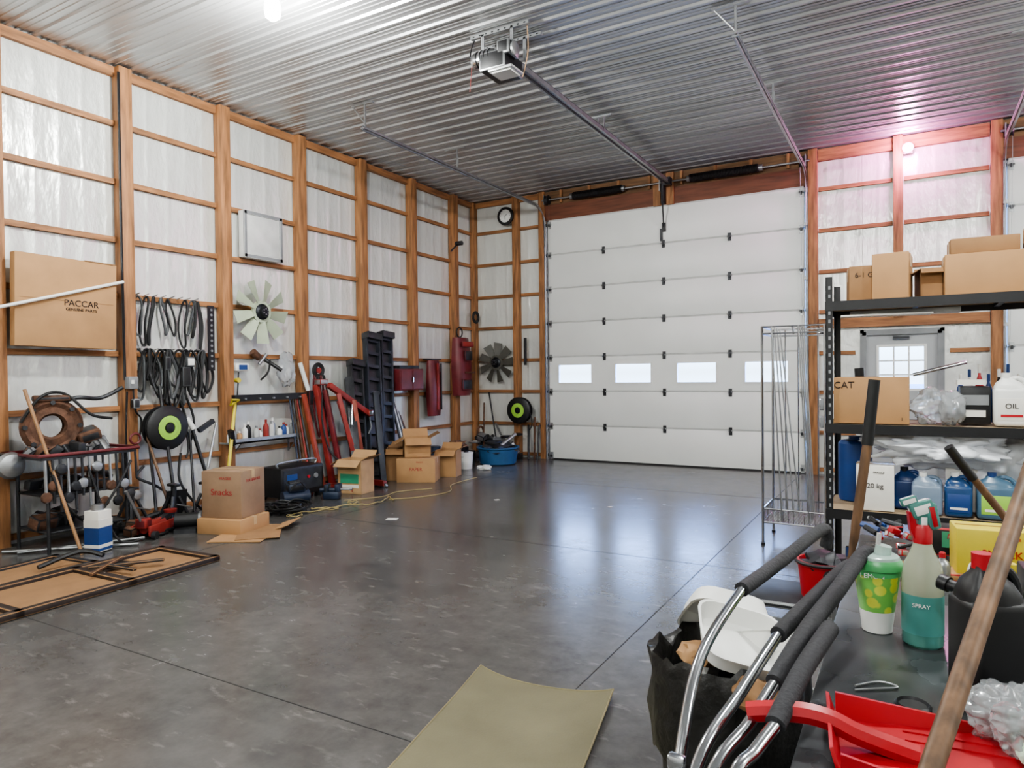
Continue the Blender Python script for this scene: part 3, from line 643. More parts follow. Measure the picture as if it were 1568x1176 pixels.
b=shell('truck_fender',.46,1.05,.2,DRED); b.box((.21,0,.72),(.03,.22,.18),DARKST,bev=.01); b.box((.21,.05,.42),(.02,.3,.03),RUST); b.box((.19,-.02,.2),(.03,.3,.2),DARKST,bev=.02); b.torus((.02,.0,1.15),.09,.012,RUB,'x'); b.box((.2,.0,.93),(.02,.36,.1),RED,bev=.008); b.done((.15,10.44,1.16))
b=shell('truck_fender',.34,.95,.12,DRED); b.box((.125,0,.5),(.02,.05,.8),RED); b.box((.12,.1,.5),(.02,.02,.8),BLACK); b.box((.0,0,.97),(.1,.4,.02),DARKST); b.done((.15,9.62,.84))
b=B('oil_drain_stack')
b.lathe([(.16,0),(.18,.3),(.185,.31),(.17,.31)],BLACK,(.62,9.7,0)); b.lathe([(.12,0),(.13,.22),(.12,.22)],DARKST,(.62,10.0,0)); b.blob((.62,9.7,.32),(.15,.15,.1),RUST,.5,3,sub=3)
b.cyl((.4,9.3,0),(.4,9.3,.35),.12,NAVY); b.done()
b=B('white_bucket'); b.lathe([(.10,0),(.115,.25),(.12,.25),(.12,.27),(.11,.27)],WP,(.98,9.40,0)); b.lathe([(.04,.0),(.04,.02)],BLACK,(.98,9.40,.27)); b.tube([(.98-.11,9.40,.24),(.98,9.28,.2),(.98+.11,9.40,.24)],.004,STEEL,smooth=5); b.done()
b=B('white_rag'); b.blob((1.3,9.45,.03),(.13,.1,.04),WP,.5,3,sub=3,seed=3); b.done()
b=B('blue_tub'); b.lathe([(.28,0),(.31,.02),(.35,.26),(.37,.28),(.37,.30),(.34,.30),(.31,.04),(.0,.03)],TUBB,(1.14,10.15,0),seg=32)
b.blob((1.14,10.15,.25),(.3,.3,.10),DARKST,.6,3,sub=3,seed=5); b.cyl((1.2,10.1,.3),(1.35,10.4,.5),.03,STEEL); b.torus((1.05,10.15,.36),.12,.03,RUB); b.done()
b=B('scrap_metal_heap')
for k in range(22):
    x=.3+random.random()*.85; y=10.68+random.random()*.34; z=.05+random.random()*.4
    m=random.choice([DARKST,RUST,BLACK,STEEL,DARKST])
    if k%3==0: b.cyl((x,y,z),(x+random.uniform(-.2,.2),y+.1,z+random.uniform(.0,.25)),random.uniform(.02,.05),m)
    elif k%3==1: b.box((x,y,z),(random.uniform(.1,.25),.15,random.uniform(.05,.15)),m,rot=(random.random(),random.random(),random.random()),bev=.015)
    else: b.torus((x,y,z+.05),random.uniform(.07,.14),.02,m,random.choice('xyz'))
b.box((.7,10.8,.05),(.95,.35,.1),DARKST,bev=.01)
b.done()
b=B('garden_spade'); b.cyl((.75,10.8,.1),(.35,D-.06,1.2),.014,DARKST); b.cyl((.5,10.7,.2),(.25,D-.08,1.0),.013,RUST)
b.prism([(-.09,0),(.09,0),(.08,.2),(0,.28),(-.08,.2)],-.004,.004,DARKST,Matrix.Translation((.78,10.75,.4))@Euler((pi+1.2,0,.4)).to_matrix().to_4x4())
b.cyl((1.42,10.95,0),(1.38,D-.15,.75),.018,RUST); b.cyl((1.5,10.9,0),(1.48,D-.15,.62),.016,DARKST); b.cyl((1.33,10.9,0),(1.2,D-.06,.6),.02,DARKST); b.done()
b=B('bracket_arm'); b.box((1.2,D-.15,1.95),(.04,.04,.5),DARKST); b.done()
b=B('cable_coil')
for r in (.07,.09,.11): b.torus((.0,0,0),r,.012,RUB,'x')
b.done((.18,10.98,2.62))
b=B('clock'); b.lathe([(.09,0),(.15,.0),(.17,.02),(.165,.045),(.13,.05),(.115,.03)],BLACK,(0,0,0),seg=36); b.lathe([(.0001,.040),(.118,.041)],WP,seg=36)
for k in range(12): a=2*pi*k/12; b.box((.1*cos(a),.1*sin(a),.044),(.016,.005,.003),BLACK,rot=(0,0,a))
b.box((.02,.015,.045),(.07,.007,.003),BLACK,rot=(0,0,.6)); b.box((-.0,-.03,.046),(.006,.08,.003),BLACK); b.done((.82,D-.14,4.46),(pi/2,0,0))
b=B('junction_box'); b.tube([(.15,10.42,3.9),(.2,10.3,3.85),(.17,10.2,3.75)],.015,DARKST,smooth=3); b.cyl((.15,10.4,3.92),(.28,10.4,3.92),.04,DARKST); b.done()
b=B('framed_board_panel')
DKF=M('dark_frame_wood',c(48,38,33),.5,var=.3)
x0,x1,y0,y1=-.38,.38,-1.45,.75
b.b2((x0+.02,y0,.01),(x1-.02,y1,.022),CARD2)
for q in ((x0,x0+.06,y0,y1),(x1-.06,x1,y0,y1),(x0,x1,y1-.07,y1),(x0,x1,y0,y0+.06),(x0,x1,-.05,.02),(x0,x1,-.8,-.74)): b.b2((q[0],q[2],.005),(q[1],q[3],.05),DKF,bev=.006)
b.b2((x0,.0,.03),(x0+.3,.30,.045),DKF); b.bar((-.2,.0,.06),(.15,.4,.07),.04,.02,DARKST); b.bar((.0,-.1,.06),(-.25,.3,.07),.03,.02,RUST); b.bar((-.1,.1,.065),(.2,.12,.065),.03,.02,DARKST); b.done((1.92,3.0,0),(0,0,.03))
b=B('framed_board_panel'); b.b2((-.25,-.6,.01),(.25,.35,.02),CARD2)
for q in ((-.28,-.22,-.6,.38),(.22,.28,-.6,.38),(-.28,.28,.32,.38)): b.b2((q[0],q[2],.005),(q[1],q[3],.04),DARKST,bev=.005)
b.tube([(.1,.0,.06),(.15,.3,.12),(.3,.4,.08)],.02,BLACK,smooth=4)
b.done((1.25,2.80,0),(0,0,.1))
b=B('floor_mat'); vs=[];n=16
P=[Vector((5.36,2.98,0)),Vector((6.06,3.05,0)),Vector((6.36,1.55,0)),Vector((5.64,1.42,0))]
for i in range(n+1):
    for j in range(n+1):
        u,v=j/n,i/n; p=P[0]*(1-u)*(1-v)+P[1]*u*(1-v)+P[2]*u*v+P[3]*(1-u)*v
        p=p+Vector((0,-.05*sin(pi*u)*(1-v),0)); vs.append((p.x,p.y,.012+.025*(abs(2*u-1)**4)*(1-v)**3+.004*noise.noise(p*3)))
N1=len(vs); vs+= [(v[0],v[1],v[2]-.009) for v in vs]
fs=[(i*(n+1)+j,(i+1)*(n+1)+j,(i+1)*(n+1)+j+1,i*(n+1)+j+1) for i in range(n) for j in range(n)]
fs+=[tuple(N1+k for k in f[::-1]) for f in fs]
ed=[j for j in range(n+1)]+[i*(n+1)+n for i in range(1,n+1)]+[n*(n+1)+j for j in range(n-1,-1,-1)]+[i*(n+1) for i in range(n-1,0,-1)]
fs+=[(ed[k],ed[(k+1)%len(ed)],N1+ed[(k+1)%len(ed)],N1+ed[k]) for k in range(len(ed))]
b.add(vs,fs,OLIVE)
b.tube([vs[k] for k in ed],.004,M('mat_edge',c(128,118,88),.8),closed=True,seg=6); b.done()
b=B('paper_scrap'); b.box((2.48,5.73,.003),(.12,.09,.002),CARDW,rot=(0,0,.4)); b.box((2.9,7.2,.003),(.06,.05,.002),CARDW,rot=(0,0,1)); b.box((4.3,7.4,.003),(.05,.04,.002),CARDW,rot=(0,0,1)); b.done()
b=B('wire_display_rack'); x0,x1,y0,y1,z1=6.15,6.66,6.4,6.95,1.93
for (x,y) in ((x0,y0),(x1,y0),(x0,y1),(x1,y1)): b.cyl((x,y,0),(x,y,z1),.013,CHROME,seg=8); b.cyl((x,y,0),(x,y,.02),.018,BLACK)
for z in (z1,.32,.20,z1-.06):
    b.tube([(x0,y0,z),(x1,y0,z),(x1,y1,z),(x0,y1,z)],.008,CHROME,closed=True,seg=6)
for k in range(1,22): x=x0+(x1-x0)*k/22; b.cyl((x,y0,.205),(x,y1,.205),.0035,CHROME,seg=5)
for k in range(1,18): y=y0+(y1-y0)*k/18; b.cyl((x0,y,.208),(x1,y,.208),.0035,CHROME,seg=5)
for k in range(1,12):
    x=x0+(x1-x0)*k/12; b.cyl((x,y1,.2),(x,y1,.32),.003,CHROME,seg=5); b.cyl((x,y0,.2),(x,y0,.32),.003,CHROME,seg=5)
    y=y0+(y1-y0)*k/12; b.cyl((x0,y,.2),(x0,y,.32),.003,CHROME,seg=5); b.cyl((x1,y,.2),(x1,y,.32),.003,CHROME,seg=5)
for k in (2,4,7): x=x0+(x1-x0)*k/9; b.cyl((x,y1,.2),(x,y1,z1),.006,CHROME,seg=5)
for k in range(4): b.cyl((x0+.08,y0+.15*k,z1),(x0+.16+.03*k,y0+.15*k,.22),.007,STEEL,seg=6); b.cyl((x0+.3,y0+.13*k,z1),(x0+.38,y0+.13*k,.22),.007,STEEL,seg=6)
for k in range(10): b.cyl((x0+.25+.035*k,y0+.05,z1-.01),(x0+.25+.035*k,y1,z1-.01),.003,CHROME,seg=5)
b.cyl((x0+.25,y0,z1),(x0+.22,y0+.3,z1-.05),.01,CHROME); b.cyl((x1-.06,y0,1.86),(x1+.04,y0+.05,1.86),.010,CHROME)
for z in (1.1,1.25): b.box((x1-.02,y0+.05,z),(.06,.05,.10),GREY,bev=.008)
b.done()
# ------------------------------------------------------------ black shelving
b=B('steel_shelving_unit'); X0,X1,Y0,Y1=6.82,8.65,4.8,5.4; ZS=[.12,.66,1.20,1.975]
for (x,y,sx,sy) in ((X0,Y0,1,1),(X0,Y1,1,-1),(X1,Y0,-1,1),(X1,Y1,-1,-1)):
    b.b2((x,y,0),(x+sx*.04,y+sy*.004,2.13),BLACK); b.b2((x,y,0),(x+sx*.004,y+sy*.04,2.13),BLACK)
    for k in range(38):
        z=.1+k*.053; b.box((x+sx*.022,y-sy*.001,z),(.012,.003,.022),GREY)
        b.box((x-sx*.001,y+sy*.022,z),(.003,.012,.022),GREY)
for z in ZS:
    b.b2((X0,Y0-.005,z-.06),(X1,Y0+.0,z),BLACK); b.b2((X0,Y1,z-.06),(X1,Y1+.005,z),BLACK); b.b2((X0-.004,Y0,z-.06),(X0+.0,Y1,z),BLACK); b.b2((X1,Y0,z-.06),(X1+.004,Y1,z),BLACK)
    b.b2((X0,Y0,z-.02),(X1,Y1,z-.003),M('shelf_particleboard',c(160,138,110),.75,var=.15,scale=30))
    for x in (7.3,7.75,8.2): b.b2((x,Y0,z-.04),(x+.03,Y1,z-.02),BLACK)
b.done()
b=B('shelf_light_fixture'); b.box((7.25,5.0,1.90),(.6,.14,.03),LGREY,bev=.005); b.box((7.15,4.9,1.88),(.5,.14,.01),CARDW,rot=(0,0,.1)); b.done()
zt=1.978
o=cbox('cardboard_box',.20,.3,.22,(7.03,5.05),.12,CARD2,base=zt); text('print_1','6-1 GA',.045,(0,-.151,.16),(pi/2,0,0),INK,o)
cbox('cardboard_box',.20,.26,.28,(7.19,4.98),-.08,CARD,base=zt)
cbox('cardboard_box',.40,.3,.24,(7.66,5.0),.03,CARD,base=zt,open_=False)
cbox('cardboard_box',.45,.34,.27,(8.14,5.0),.0,CARD,base=zt,open_=False)
cbox('cardboard_box',.12,.3,.18,(7.385,5.1),.1,CARD2,base=zt,open_=True)
cbox('cardboard_box',.34,.22,.09,(7.66,5.0),.05,CARD2,base=zt+.245)
cbox('cardboard_box',.22,.2,.09,(7.97,5.0),-.1,CARD2,base=zt+.275)
z2=1.203
o=cbox('cardboard_box',.42,.36,.29,(7.07,5.03),.0,CARD,base=z2,tape=False)
text('print_1','CAT',.06,(-.15,-.181,.24),(pi/2,0,0),INK,o); text('print_2','1',.03,(.17,-.181,.03),(pi/2,0,0),INK,o)
b=B('white_plastic_bag'); b.blob((7.40,5.0,z2+.11),(.12,.12,.11),BAGM,.5,2.4,seed=4,crisp=True,sub=5); b.blob((7.50,4.90,z2+.1),(.07,.09,.10),BAGM,.5,2.4,seed=9,crisp=True); b.done(ang=80)
b=B('black_parts_box'); b.box((7.62,5.02,z2+.12),(.15,.2,.22),BLACK,bev=.004); b.box((7.62,4.915,z2+.15),(.13,.004,.06),GREY); b.box((7.62,4.915,z2+.07),(.1,.004,.04),CARDW); b.box((7.60,5.0,z2+.255),(.14,.18,.03),CARDW); b.done()
def jug(name,loc,w,d,h,m,cm,lm=None,rz=0,txt=None,hs=1):
    b=B(name)
    b.box((0,0,h*.36),(w,d,h*.72),m,bev=min(w,d)*.18,seg=4)
    vs=[];n=6
    for i,(k,zz) in enumerate(((.96,.66),(.9,.74),(.7,.82),(.38,.88),(.3,.92))):
        for a in range(16):
            t=2*pi*a/16; vs.append((w/2*k*copysign(abs(cos(t))**.6,cos(t))*1+ (-hs*w*.12*(i/4)),d/2*k*copysign(abs(sin(t))**.6,sin(t)),h*zz))
    fs=[(i*16+a,i*16+(a+1)%16,(i+1)*16+(a+1)%16,(i+1)*16+a) for i in range(4) for a in range(16)]
    fs.append(tuple(range(64,80))); b.add(vs,fs,m)
    b.cyl((-hs*w*.12,0,h*.9),(-hs*w*.12,0,h),min(w,d)*.19,cm,seg=18)
    b.tube([(-hs*w*.02,0,h*.87),(hs*w*.22,0,h*.90),(hs*w*.42,0,h*.8),(hs*w*.44,0,h*.6),(hs*w*.4,0,h*.5)],min(w,d)*.10,m,smooth=5,seg=10)
    if lm: b.box((0,-d/2-.0005,h*.32),(w*.8,.003,h*.42),lm,bev=.0008); b.box((0,-d/2-.0022,h*.2),(w*.62,.002,h*.05),REDP if lm is CARDW else CARDW)
    o=b.done(loc,(0,0,rz))
    if txt: text('label_text',txt,w*.24,(0,-d/2-.004,h*.38),(pi/2,0,0),INK if lm is CARDW else CARDW,o)
    return o
jug('oil_jug',(7.79,4.93,z2),.17,.13,.31,WP,WP,CARDW,txt='OIL')
jug('oil_jug',(7.97,4.93,z2),.16,.12,.32,WP,WP,GREENL)
jug('oil_jug',(8.18,4.95,z2),.18,.12,.30,WP,RED,CARDW)
b=B('small_bottles_group')
for k in range(9): bottle(b,7.56+.05*k,5.2+.04*(k%2),z2,.022,.30+.03*(k%3),[BLUE,WP,REDP,BLUE,BLACK][k%5],[WP,BLUE][k%2])
b.cyl((7.0,5.3,z2),(6.98,5.3,z2+.35),.03,BLACK); b.cyl((7.3,5.3,z2+.3),(7.6,5.3,z2+.38),.012,CHROME); b.done()
z3=.663
WPOLY=M('white_poly',c(232,235,240),.25,trans=.1)
b=B('plastic_sheet_bundle'); b.blob((7.46,5.06,z3+.40),(.40,.24,.13),WPOLY,.6,3.2,seed=6,crisp=True,sub=5); b.blob((7.75,5.15,z3+.28),(.3,.2,.22),WPOLY,.5,3,seed=8,crisp=True,sub=5); b.done(ang=80)
b=B('blue_drum'); b.lathe([(.10,0),(.105,.02),(.105,.38),(.09,.40),(.04,.41),(.04,.43)],BLUE,(6.96,5.22,z3),seg=24); b.done()
cbox('white_carton',.21,.22,.28,(7.09,4.94),.03,CARDW,base=z3,txt='20 kg',side='y-')
PB=M('pale_blue_plastic',c(130,148,168),.3,trans=.2); BF=M('blue_fluid',c(34,72,118),.25,trans=.1); BGF=M('blue_grey_fluid',c(74,104,126),.3); DG=M('dk_green_plastic',c(62,94,72),.4)
jug('blue_fluid_jug',(7.27,5.02,z3),.16,.12,.26,BLUE,BLACK); jug('washer_fluid_jug',(7.37,4.88,z3),.16,.12,.25,PB,WP)
jug('washer_fluid_jug',(7.53,4.88,z3),.14,.12,.26,BF,WP,BLUE); jug('coolant_jug',(7.72,4.88,z3),.20,.12,.27,BGF,BLUE,GREENL)
jug('coolant_jug',(7.92,4.9,z3),.17,.13,.30,DG,BLACK,WP); b=B('carton_of_bottles'); b.box((7.60,5.08,z3+.14),(.26,.18,.26),CARDW,bev=.004)
for k in range(4): b.cyl((7.51+.06*k,5.05,z3+.27),(7.51+.06*k,5.05,z3+.33),.018,[BLUE,WP,GREENL,BLUE][k])
b.done()
b=B('parts_bin_clutter')
for k in range(34):
    x=6.97+random.random()*1.1; y=4.86+random.random()*.4; z=.17+random.random()*.22
    b.box((x,y,z),(random.uniform(.06,.2),random.uniform(.06,.16),random.uniform(.05,.16)),random.choice([BLACK,DARKST,REDP,BLUE,CARD,DARKST,STEEL,BLACK,GREY]),rot=(random.random()*.5,random.random()*.5,random.random()*3),bev=.008)
b.done()
# ------------------------------------------------------------ workbench
BT=M('bench_steel_top',c(80,82,84),.27,.3,var=.25,scale=5,rvar=.08)
b=B('workbench'); bz=.93; bx0,bx1,by0,by1=7.12,8.0,.78,2.85
b.box(((bx0+bx1)/2,(by0+by1)/2,bz-.02),(bx1-bx0,by1-by0,.04),BT,bev=.006)
b.b2((bx0+.02,by0+.02,bz-.14),(bx0+.05,by1-.02,bz-.04),DARKST); b.b2((bx1-.05,by0+.02,bz-.14),(bx1-.02,by1-.02,bz-.04),DARKST)
for (x,y) in ((bx0+.03,by0+.03),(bx1-.09,by0+.03),(bx0+.03,by1-.09),(bx1-.09,by1-.09)): b.b2((x,y,0),(x+.06,y+.06,bz-.04),DARKST)
b.b2((bx0+.04,by0+.05,.2),(bx1-.04,by1-.05,.23),DARKST)
b.done()
LEM=bpy.data.materials.new('lemon_print'); LEM.use_nodes=True
nt=LEM.node_tree; v=nt.nodes.new('ShaderNodeTexVoronoi'); v.inputs['Scale'].default_value=34; tc=nt.nodes.new('ShaderNodeTexCoord'); nt.links.new(tc.outputs['Object'],v.inputs['Vector'])
r=nt.nodes.new('ShaderNodeValToRGB'); r.color_ramp.elements[0].position=.42; r.color_ramp.elements[0].color=(*c(208,214,84),1); r.color_ramp.elements[1].position=.5; r.color_ramp.elements[1].color=(*c(120,186,90),1)
nt.links.new(v.outputs['Distance'],r.inputs[0]); nt.links.new(r.outputs[0],nt.nodes['Principled BSDF'].inputs['Base Color']); nt.nodes['Principled BSDF'].inputs['Roughness'].default_value=.35
LG=M('lid_green',c(84,168,104),.35); CLID=M('clear_lid',c(200,225,215),.2,trans=.4)
b=B('lemonade_cup'); b.lathe([(.030,0),(.034,.002),(.040,.055)],WP,seg=28); b.lathe([(.040,.055),(.054,.16)],LEM,seg=28,cap=False)
b.lathe([(.0535,.145),(.0545,.16)],LG,seg=28,cap=False)
b.lathe([(.054,.158),(.059,.160),(.059,.172),(.056,.178),(.052,.184)],LG,seg=28,cap=False); b.lathe([(.052,.184),(.05,.19),(.045,.193),(.001,.194)],CLID,seg=28)
b.cyl((0,0,.19),(.006,0,.245),.006,M('clear_straw',c(225,225,225),.2,trans=.4)); b.cyl((.012,0,.19),(.016,.0,.215),.02,CLID,r2=.018)
o=b.done((7.214,1.81,bz)); o.scale=(.93,.93,.93); text('print_1','LEMON',.016,(-.008,-.0530,.148),(pi/2-.12,0,.1),WP,o,.0005)
b=B('spray_bottle'); b.lathe([(.036,0),(.041,.006),(.041,.10)],MINT,seg=28); b.lathe([(.041,.10),(.041,.15),(.037,.175),(.022,.21),(.015,.235)],M('clear_pet',c(205,210,185),.2,trans=.5),seg=28)
b.lathe([(.0415,.03),(.0415,.115)],M('label_teal',c(76,136,130),.4),seg=28,cap=False); b.lathe([(.019,.225),(.019,.258),(.014,.266)],REDP)
b.box((-.002,0,.300),(.05,.028,.036),WP,bev=.008,rot=(0,-.35,0)); b.box((-.028,0,.316),(.035,.016,.018),WP,bev=.004,rot=(0,-.35,0)); b.box((.018,0,.285),(.026,.03,.06),REDP,bev=.008,rot=(0,-.2,0)); b.box((-.0,0,.273),(.022,.024,.03),WP,bev=.005)
b.prism([(-.03,.0),(-.018,.0),(-.012,-.045),(-.018,-.06),(-.026,-.04)],-.008,.008,REDP,Matrix.Translation((0,0,.293))@Matrix.Rotation(pi/2,4,'X'))
o=b.done((7.305,1.765,bz),(0,0,.3)); text('print_1','SPRAY',.012,(-.016,-.0405,.095),(pi/2,0,-.4),WP,o,.0004)
jug('oil_jug',(7.405,1.50,bz),.108,.09,.275,BLACK,REDP,None,rz=.5)
b=B('black_spout'); b.cyl((7.345,1.66,1.098),(7.40,1.62,1.09),.012,BLACK); b.cyl((7.335,1.667,1.10),(7.35,1.657,1.097),.016,BLACK); b.cyl((7.40,1.62,1.09),(7.40,1.61,bz),.012,BLACK); b.done()
b=B('dustpan'); RP=REDP
b.prism([(-.11,-.10),(.17,-.14),(.17,.14),(-.11,.10)],0,.005,RP)
for s in (-1,1):
    vs=[(-.11,s*.10,0),(.17,s*.14,0),(.17,s*.145,.010),(-.11,s*.108,.048),(-.11,s*.095,0),(.17,s*.135,0),(.17,s*.14,.010),(-.11,s*.102,.048)]
    b.add(vs,[(0,1,2,3),(4,7,6,5),(0,4,5,1),(3,2,6,7),(1,5,6,2),(0,3,7,4)],RP)
b.add([(-.11,-.108,0),(-.11,.108,0),(-.125,.098,.05),(-.125,-.098,.05),(-.105,-.1,0),(-.105,.1,0),(-.12,.094,.05),(-.12,-.094,.05)],[(0,1,2,3),(7,6,5,4),(3,2,6,7),(0,3,7,4),(1,5,6,2)],RP)
b.tube([(.0,0,.012),(-.08,0,.03),(-.12,0,.045),(-.16,0,.05),(-.21,0,.044),(-.245,0,.036)],.017,RP,smooth=5,flat=1.2)
for k in (-3,-2,2,3): b.box((.07,k*.03,.0062),(.16,.003,.003),RP)
b.done((7.29,1.215,bz+.002),(0,0,.12))
b=B('clear_plastic_bag'); b.blob((7.43,1.35,bz+.05),(.065,.07,.05),BAGM,.7,2.6,seed=11,crisp=True,sub=5); b.done(ang=80)
b=B('patterned_gift_bag'); b.blob((7.50,1.27,bz+.03),(.07,.07,.04),M('mint_print_fabric',c(195,214,195),.6,var=.35,scale=60),.6,2.6,seed=12,crisp=True,sub=4); b.done(ang=80)
b=B('black_rubber_cap'); b.lathe([(.028,0),(.03,.006),(.026,.01),(.022,.006)],BLACK,(7.285,1.42,bz)); b.done()
b=B('wire_clip'); b.tube([(7.19,1.46,bz+.004),(7.23,1.5,bz+.004),(7.26,1.49,bz+.004),(7.22,1.46,bz+.004),(7.19,1.44,bz+.004)],.0022,STEEL,smooth=5); b.done()
cbox('snack_box',.22,.12,.15,(7.50,2.42),.1,YEL,base=bz,tape=False,txt='SNACK',tm=REDP)
cbox('snack_box',.18,.12,.12,(7.64,2.22),.0,YEL,base=bz,tape=False); cbox('soda_carton',.20,.16,.16,(7.60,1.90),.05,BLACK,base=bz,tape=False,txt='COLA',tm=YEL)
b=B('hand_tools_pile')
for k in range(60):
    x=7.16+random.random()*.6; y=2.50+random.random()*.30; z=bz+.015+random.random()*.06; a=random.random()*3
    m=random.choice([STEEL,CHROME,DARKST,REDP,BLACK,BLACK,STEEL,DARKST,CARDW,BLUE])
    if k%2: b.cyl((x,y,z),(x+.07*cos(a),y+.05*sin(a),z+.01),random.uniform(.005,.011),m,seg=8)
    else: b.box((x,y,z),(random.uniform(.02,.07),.025,.02),m,rot=(random.random()*.4,random.random()*.4,a),bev=.003)
b.box((7.30,2.38,bz+.01),(.28,.10,.02),CARD,bev=.004); b.box((7.38,2.66,bz+.05),(.16,.10,.09),BLACK,bev=.006); b.box((7.40,2.605,bz+.06),(.06,.004,.05),GREEN)
b.done()
b=B('bench_bottles'); bottle(b,7.44,2.2,bz,.026,.12,WP,BLACK); bottle(b,7.50,2.1,bz,.026,.12,BLACK,YEL); bottle(b,7.52,1.72,bz,.03,.17,YEL,BLACK); bottle(b,7.58,1.66,bz,.03,.15,WP,REDP); bottle(b,7.66,2.45,bz,.035,.24,BLUE,WP); bottle(b,7.74,2.5,bz,.035,.22,WP,BLACK); bottle(b,7.36,2.28,bz,.02,.09,STEEL,REDP); b.done()
b=B('sledgehammer_handle'); b.cyl((7.01,2.92,.05),(7.10,2.95,.93),.017,HANDLE,seg=12); b.cyl((7.10,2.95,.93),(7.14,2.965,1.25),.018,HANDLE,seg=12); b.cyl((7.14,2.965,1.25),(7.165,2.975,1.50),.021,BLACK,seg=12); b.box((7.0,2.92,.05),(.2,.07,.07),DARKST,bev=.01); b.done()
b=B('hammer'); b.cyl((7.60,2.75,.98),(7.40,2.65,1.27),.012,HANDLE); b.cyl((7.46,2.68,1.18),(7.39,2.645,1.285),.015,BLACK); b.box((7.61,2.755,.965),(.05,.12,.05),DARKST,bev=.008); b.done()
b=B('wooden_tool_handle'); p0=Vector((7.285,1.04,.945)); dr=Vector((.15,.43,.315)); b.tube([p0,p0+dr*.35,p0+dr*.8,p0+dr*1.3,p0+dr*2.2],.015,HANDLE,smooth=6,seg=14); b.done()
b=B('folded_walker_frame')
def arm(A,Bm,C,E,foot,grip0=None):
    b.tube([foot,(A[0],A[1]-.08,A[2]-.15),A,Bm,C],.0105,CHROME,smooth=8,seg=12)
    b.tube([C]+E,.0165,FOAM,smooth=8,seg=14)
arm((6.944,1.133,.877),(6.937,1.302,.996),(6.96,1.56,1.057),[(7.0,1.78,1.065),(7.06,2.11,1.085),(7.075,2.16,1.07),(7.07,2.17,1.03)],(6.93,.93,.08))
arm((6.985,1.099,.906),(7.02,1.27,.965),(7.055,1.435,1.016),[(7.10,1.6,1.045),(7.15,1.81,1.068),(7.165,1.87,1.05)],(6.97,.90,.08))
arm((7.015,1.06,.91),(7.05,1.17,.955),(7.075,1.27,.99),[(7.11,1.42,1.04),(7.15,1.6,1.075),(7.185,1.79,1.108),(7.20,1.84,1.10)],(7.0,.86,.08))
arm((7.055,1.03,.93),(7.075,1.09,.955),(7.095,1.15,.975),[(7.12,1.27,1.02),(7.15,1.42,1.05)],(7.04,.84,.08))
b.cyl((6.93,1.06,.84),(7.07,1.0,.90),.009,CHROME); b.box((6.95,1.10,.90),(.03,.02,.025),CHROME,bev=.006)
b.tube([(6.93,.93,.08),(6.97,.9,.08),(7.0,.86,.08),(7.04,.84,.08)],.012,CHROME)
b.cyl((6.9,.93,.06),(6.93,.93,.06),.06,RUB); b.cyl((7.05,.84,.06),(7.08,.84,.06),.06,RUB)
b.done()
b=B('trash_can'); b.lathe([(.15,0),(.16,.01),(.19,.66),(.2,.68),(.195,.70),(.18,.70)],BLACK,(6.84,1.95,0),seg=28,cap=False); b.lathe([(.0,.01),(.15,.01)],BLACK,(6.84,1.95,0),cap=False)
vs=[];n=48
for i,(r,z) in enumerate(((.205,.50),(.215,.60),(.21,.68),(.215,.74),(.20,.77),(.18,.74),(.16,.60),(.02,.55))):
    for k in range(n):
        a=2*pi*k/n; q=r*(1+.10*noise.noise(Vector((cos(a)*4,sin(a)*4,i*.9)))); vs.append((6.84+q*cos(a),1.95+q*sin(a),z+.05*noise.noise(Vector((cos(a)*3.5,sin(a)*3.5,i+5)))))
b.add(vs,[(i*n+k,i*n+(k+1)%n,(i+1)*n+(k+1)%n,(i+1)*n+k) for i in range(7) for k in range(n)],BBAG); b.done(ang=60)
FO=M('styrofoam',c(232,232,228),.6,var=.02)
def clam(name,loc,rot,w=.24):
    b=B(name)
    def tray(T):
        V=[]
        for k,z in ((1,.0),(.94,0.0),(.84,-.05),(.78,-.055)):
            for q in range(20):
                t=2*pi*q/20; V.append((w/2*k*copysign(min(1,abs(cos(t))**.45),cos(t)),w/2*k*copysign(min(1,abs(sin(t))**.45),sin(t)),z))
        fs=[(i*20+j,i*20+(j+1)%20,(i+1)*20+(j+1)%20,(i+1)*20+j) for i in range(3) for j in range(20)]+[tuple(range(60,80))]
        b.add(V,fs,FO,T)
    tray(Matrix.Identity(4)); tray(Matrix.Translation((0,w*.5,0))@Matrix.Rotation(radians(-62),4,'X')@Matrix.Translation((0,w*.5,0))@Matrix.Rotation(pi,4,'Y'))
    return b.done(loc,rot)
clam('foam_food_container',(6.90,1.88,.84),(.35,.25,.45)); clam('foam_food_container',(6.97,2.05,.80),(-.3,.3,1.2))
b=B('crumpled_paper_trash'); b.blob((6.77,1.92,.75),(.06,.06,.03),CARD,.4,3,seed=14,crisp=True,sub=3); b.blob((6.95,1.76,.74),(.06,.06,.04),CARD2,.4,3,seed=15,crisp=True,sub=3); b.done()
b=B('step_stool')
for (x,y) in ((6.62,3.1),(7.0,3.1),(6.62,3.5),(7.0,3.5)): b.cyl((x,y,0),(x+(6.81-x)*.15,y+(3.3-y)*.15,.52),.013,STEEL,seg=8)
b.box((6.81,3.3,.53),(.38,.36,.03),DARKST,bev=.01); 
for z in (.2,.35): b.tube([(6.64,3.12,z),(6.98,3.12,z),(6.98,3.48,z),(6.64,3.48,z)],.009,STEEL,closed=True)
b.done()
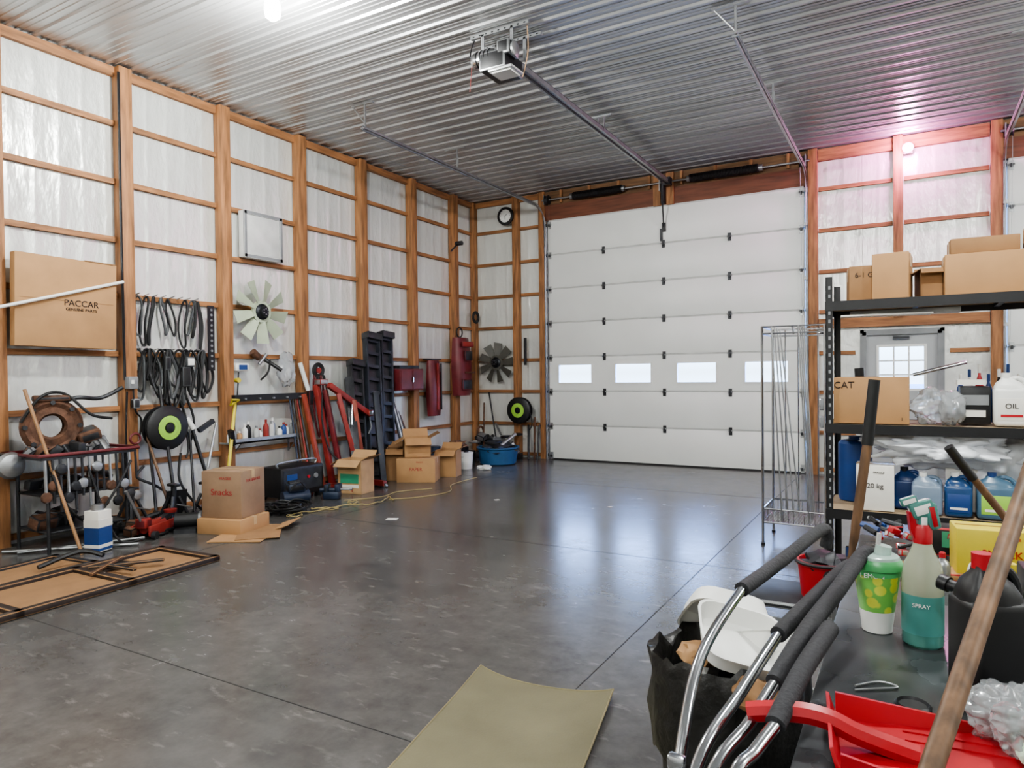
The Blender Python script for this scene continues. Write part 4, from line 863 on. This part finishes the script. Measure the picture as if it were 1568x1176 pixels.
b=B('red_bucket'); b.lathe([(.09,0),(.105,.14),(.115,.145),(.115,.16),(.10,.16),(.085,.01)],REDP,(6.95,3.3,.546),seg=24); b.torus((6.95,3.3,.70),.112,.008,BLACK); b.blob((6.95,3.3,.68),(.09,.09,.06),DARKST,.5,3,sub=3,seed=21); b.done()
# ------------------------------------------------------------ world (bright hazy sky, dimmer at the horizon)
w=bpy.data.worlds.new('World'); SC.world=w; w.use_nodes=True; nt=w.node_tree; bg=nt.nodes['Background']
tc=nt.nodes.new('ShaderNodeTexCoord'); sp=nt.nodes.new('ShaderNodeSeparateXYZ'); r=nt.nodes.new('ShaderNodeValToRGB')
ab=nt.nodes.new('ShaderNodeMath'); ab.operation='ABSOLUTE'
nt.links.new(tc.outputs['Generated'],sp.inputs[0]); nt.links.new(sp.outputs['Z'],ab.inputs[0]); nt.links.new(ab.outputs[0],r.inputs[0]); nt.links.new(r.outputs[0],bg.inputs['Color'])
E=r.color_ramp.elements
E[0].position=0; E[0].color=(.07,.09,.115,1); E[1].position=.5; E[1].color=(.15,.35,1,1)
for p_,col_ in ((.03,(.09,.13,.18,1)),(.10,(.36,.56,1,1)),(.25,(.30,.50,1,1))):
    e=E.new(p_); e.color=col_
bg.inputs['Strength'].default_value=36
# ------------------------------------------------------------ camera
yaw,pitch,roll=0.5228,0.0140,-0.0110
f=Vector((-sin(yaw)*cos(pitch),cos(yaw)*cos(pitch),-sin(pitch))); r_=Vector((cos(yaw),sin(yaw),0)); u=r_.cross(f)
r2=r_*cos(roll)+u*sin(roll); u2=-r_*sin(roll)+u*cos(roll)
cd=bpy.data.cameras.new('camera'); cam=bpy.data.objects.new('camera',cd); SC.collection.objects.link(cam); SC.camera=cam
mt=Matrix((( r2.x,u2.x,-f.x,7.2813),(r2.y,u2.y,-f.y,0),(r2.z,u2.z,-f.z,1.536),(0,0,0,1))); cam.matrix_world=mt
cd.sensor_width=36; cd.lens=1056.5859/1568*36; cd.sensor_fit='HORIZONTAL'; cd.clip_start=.05
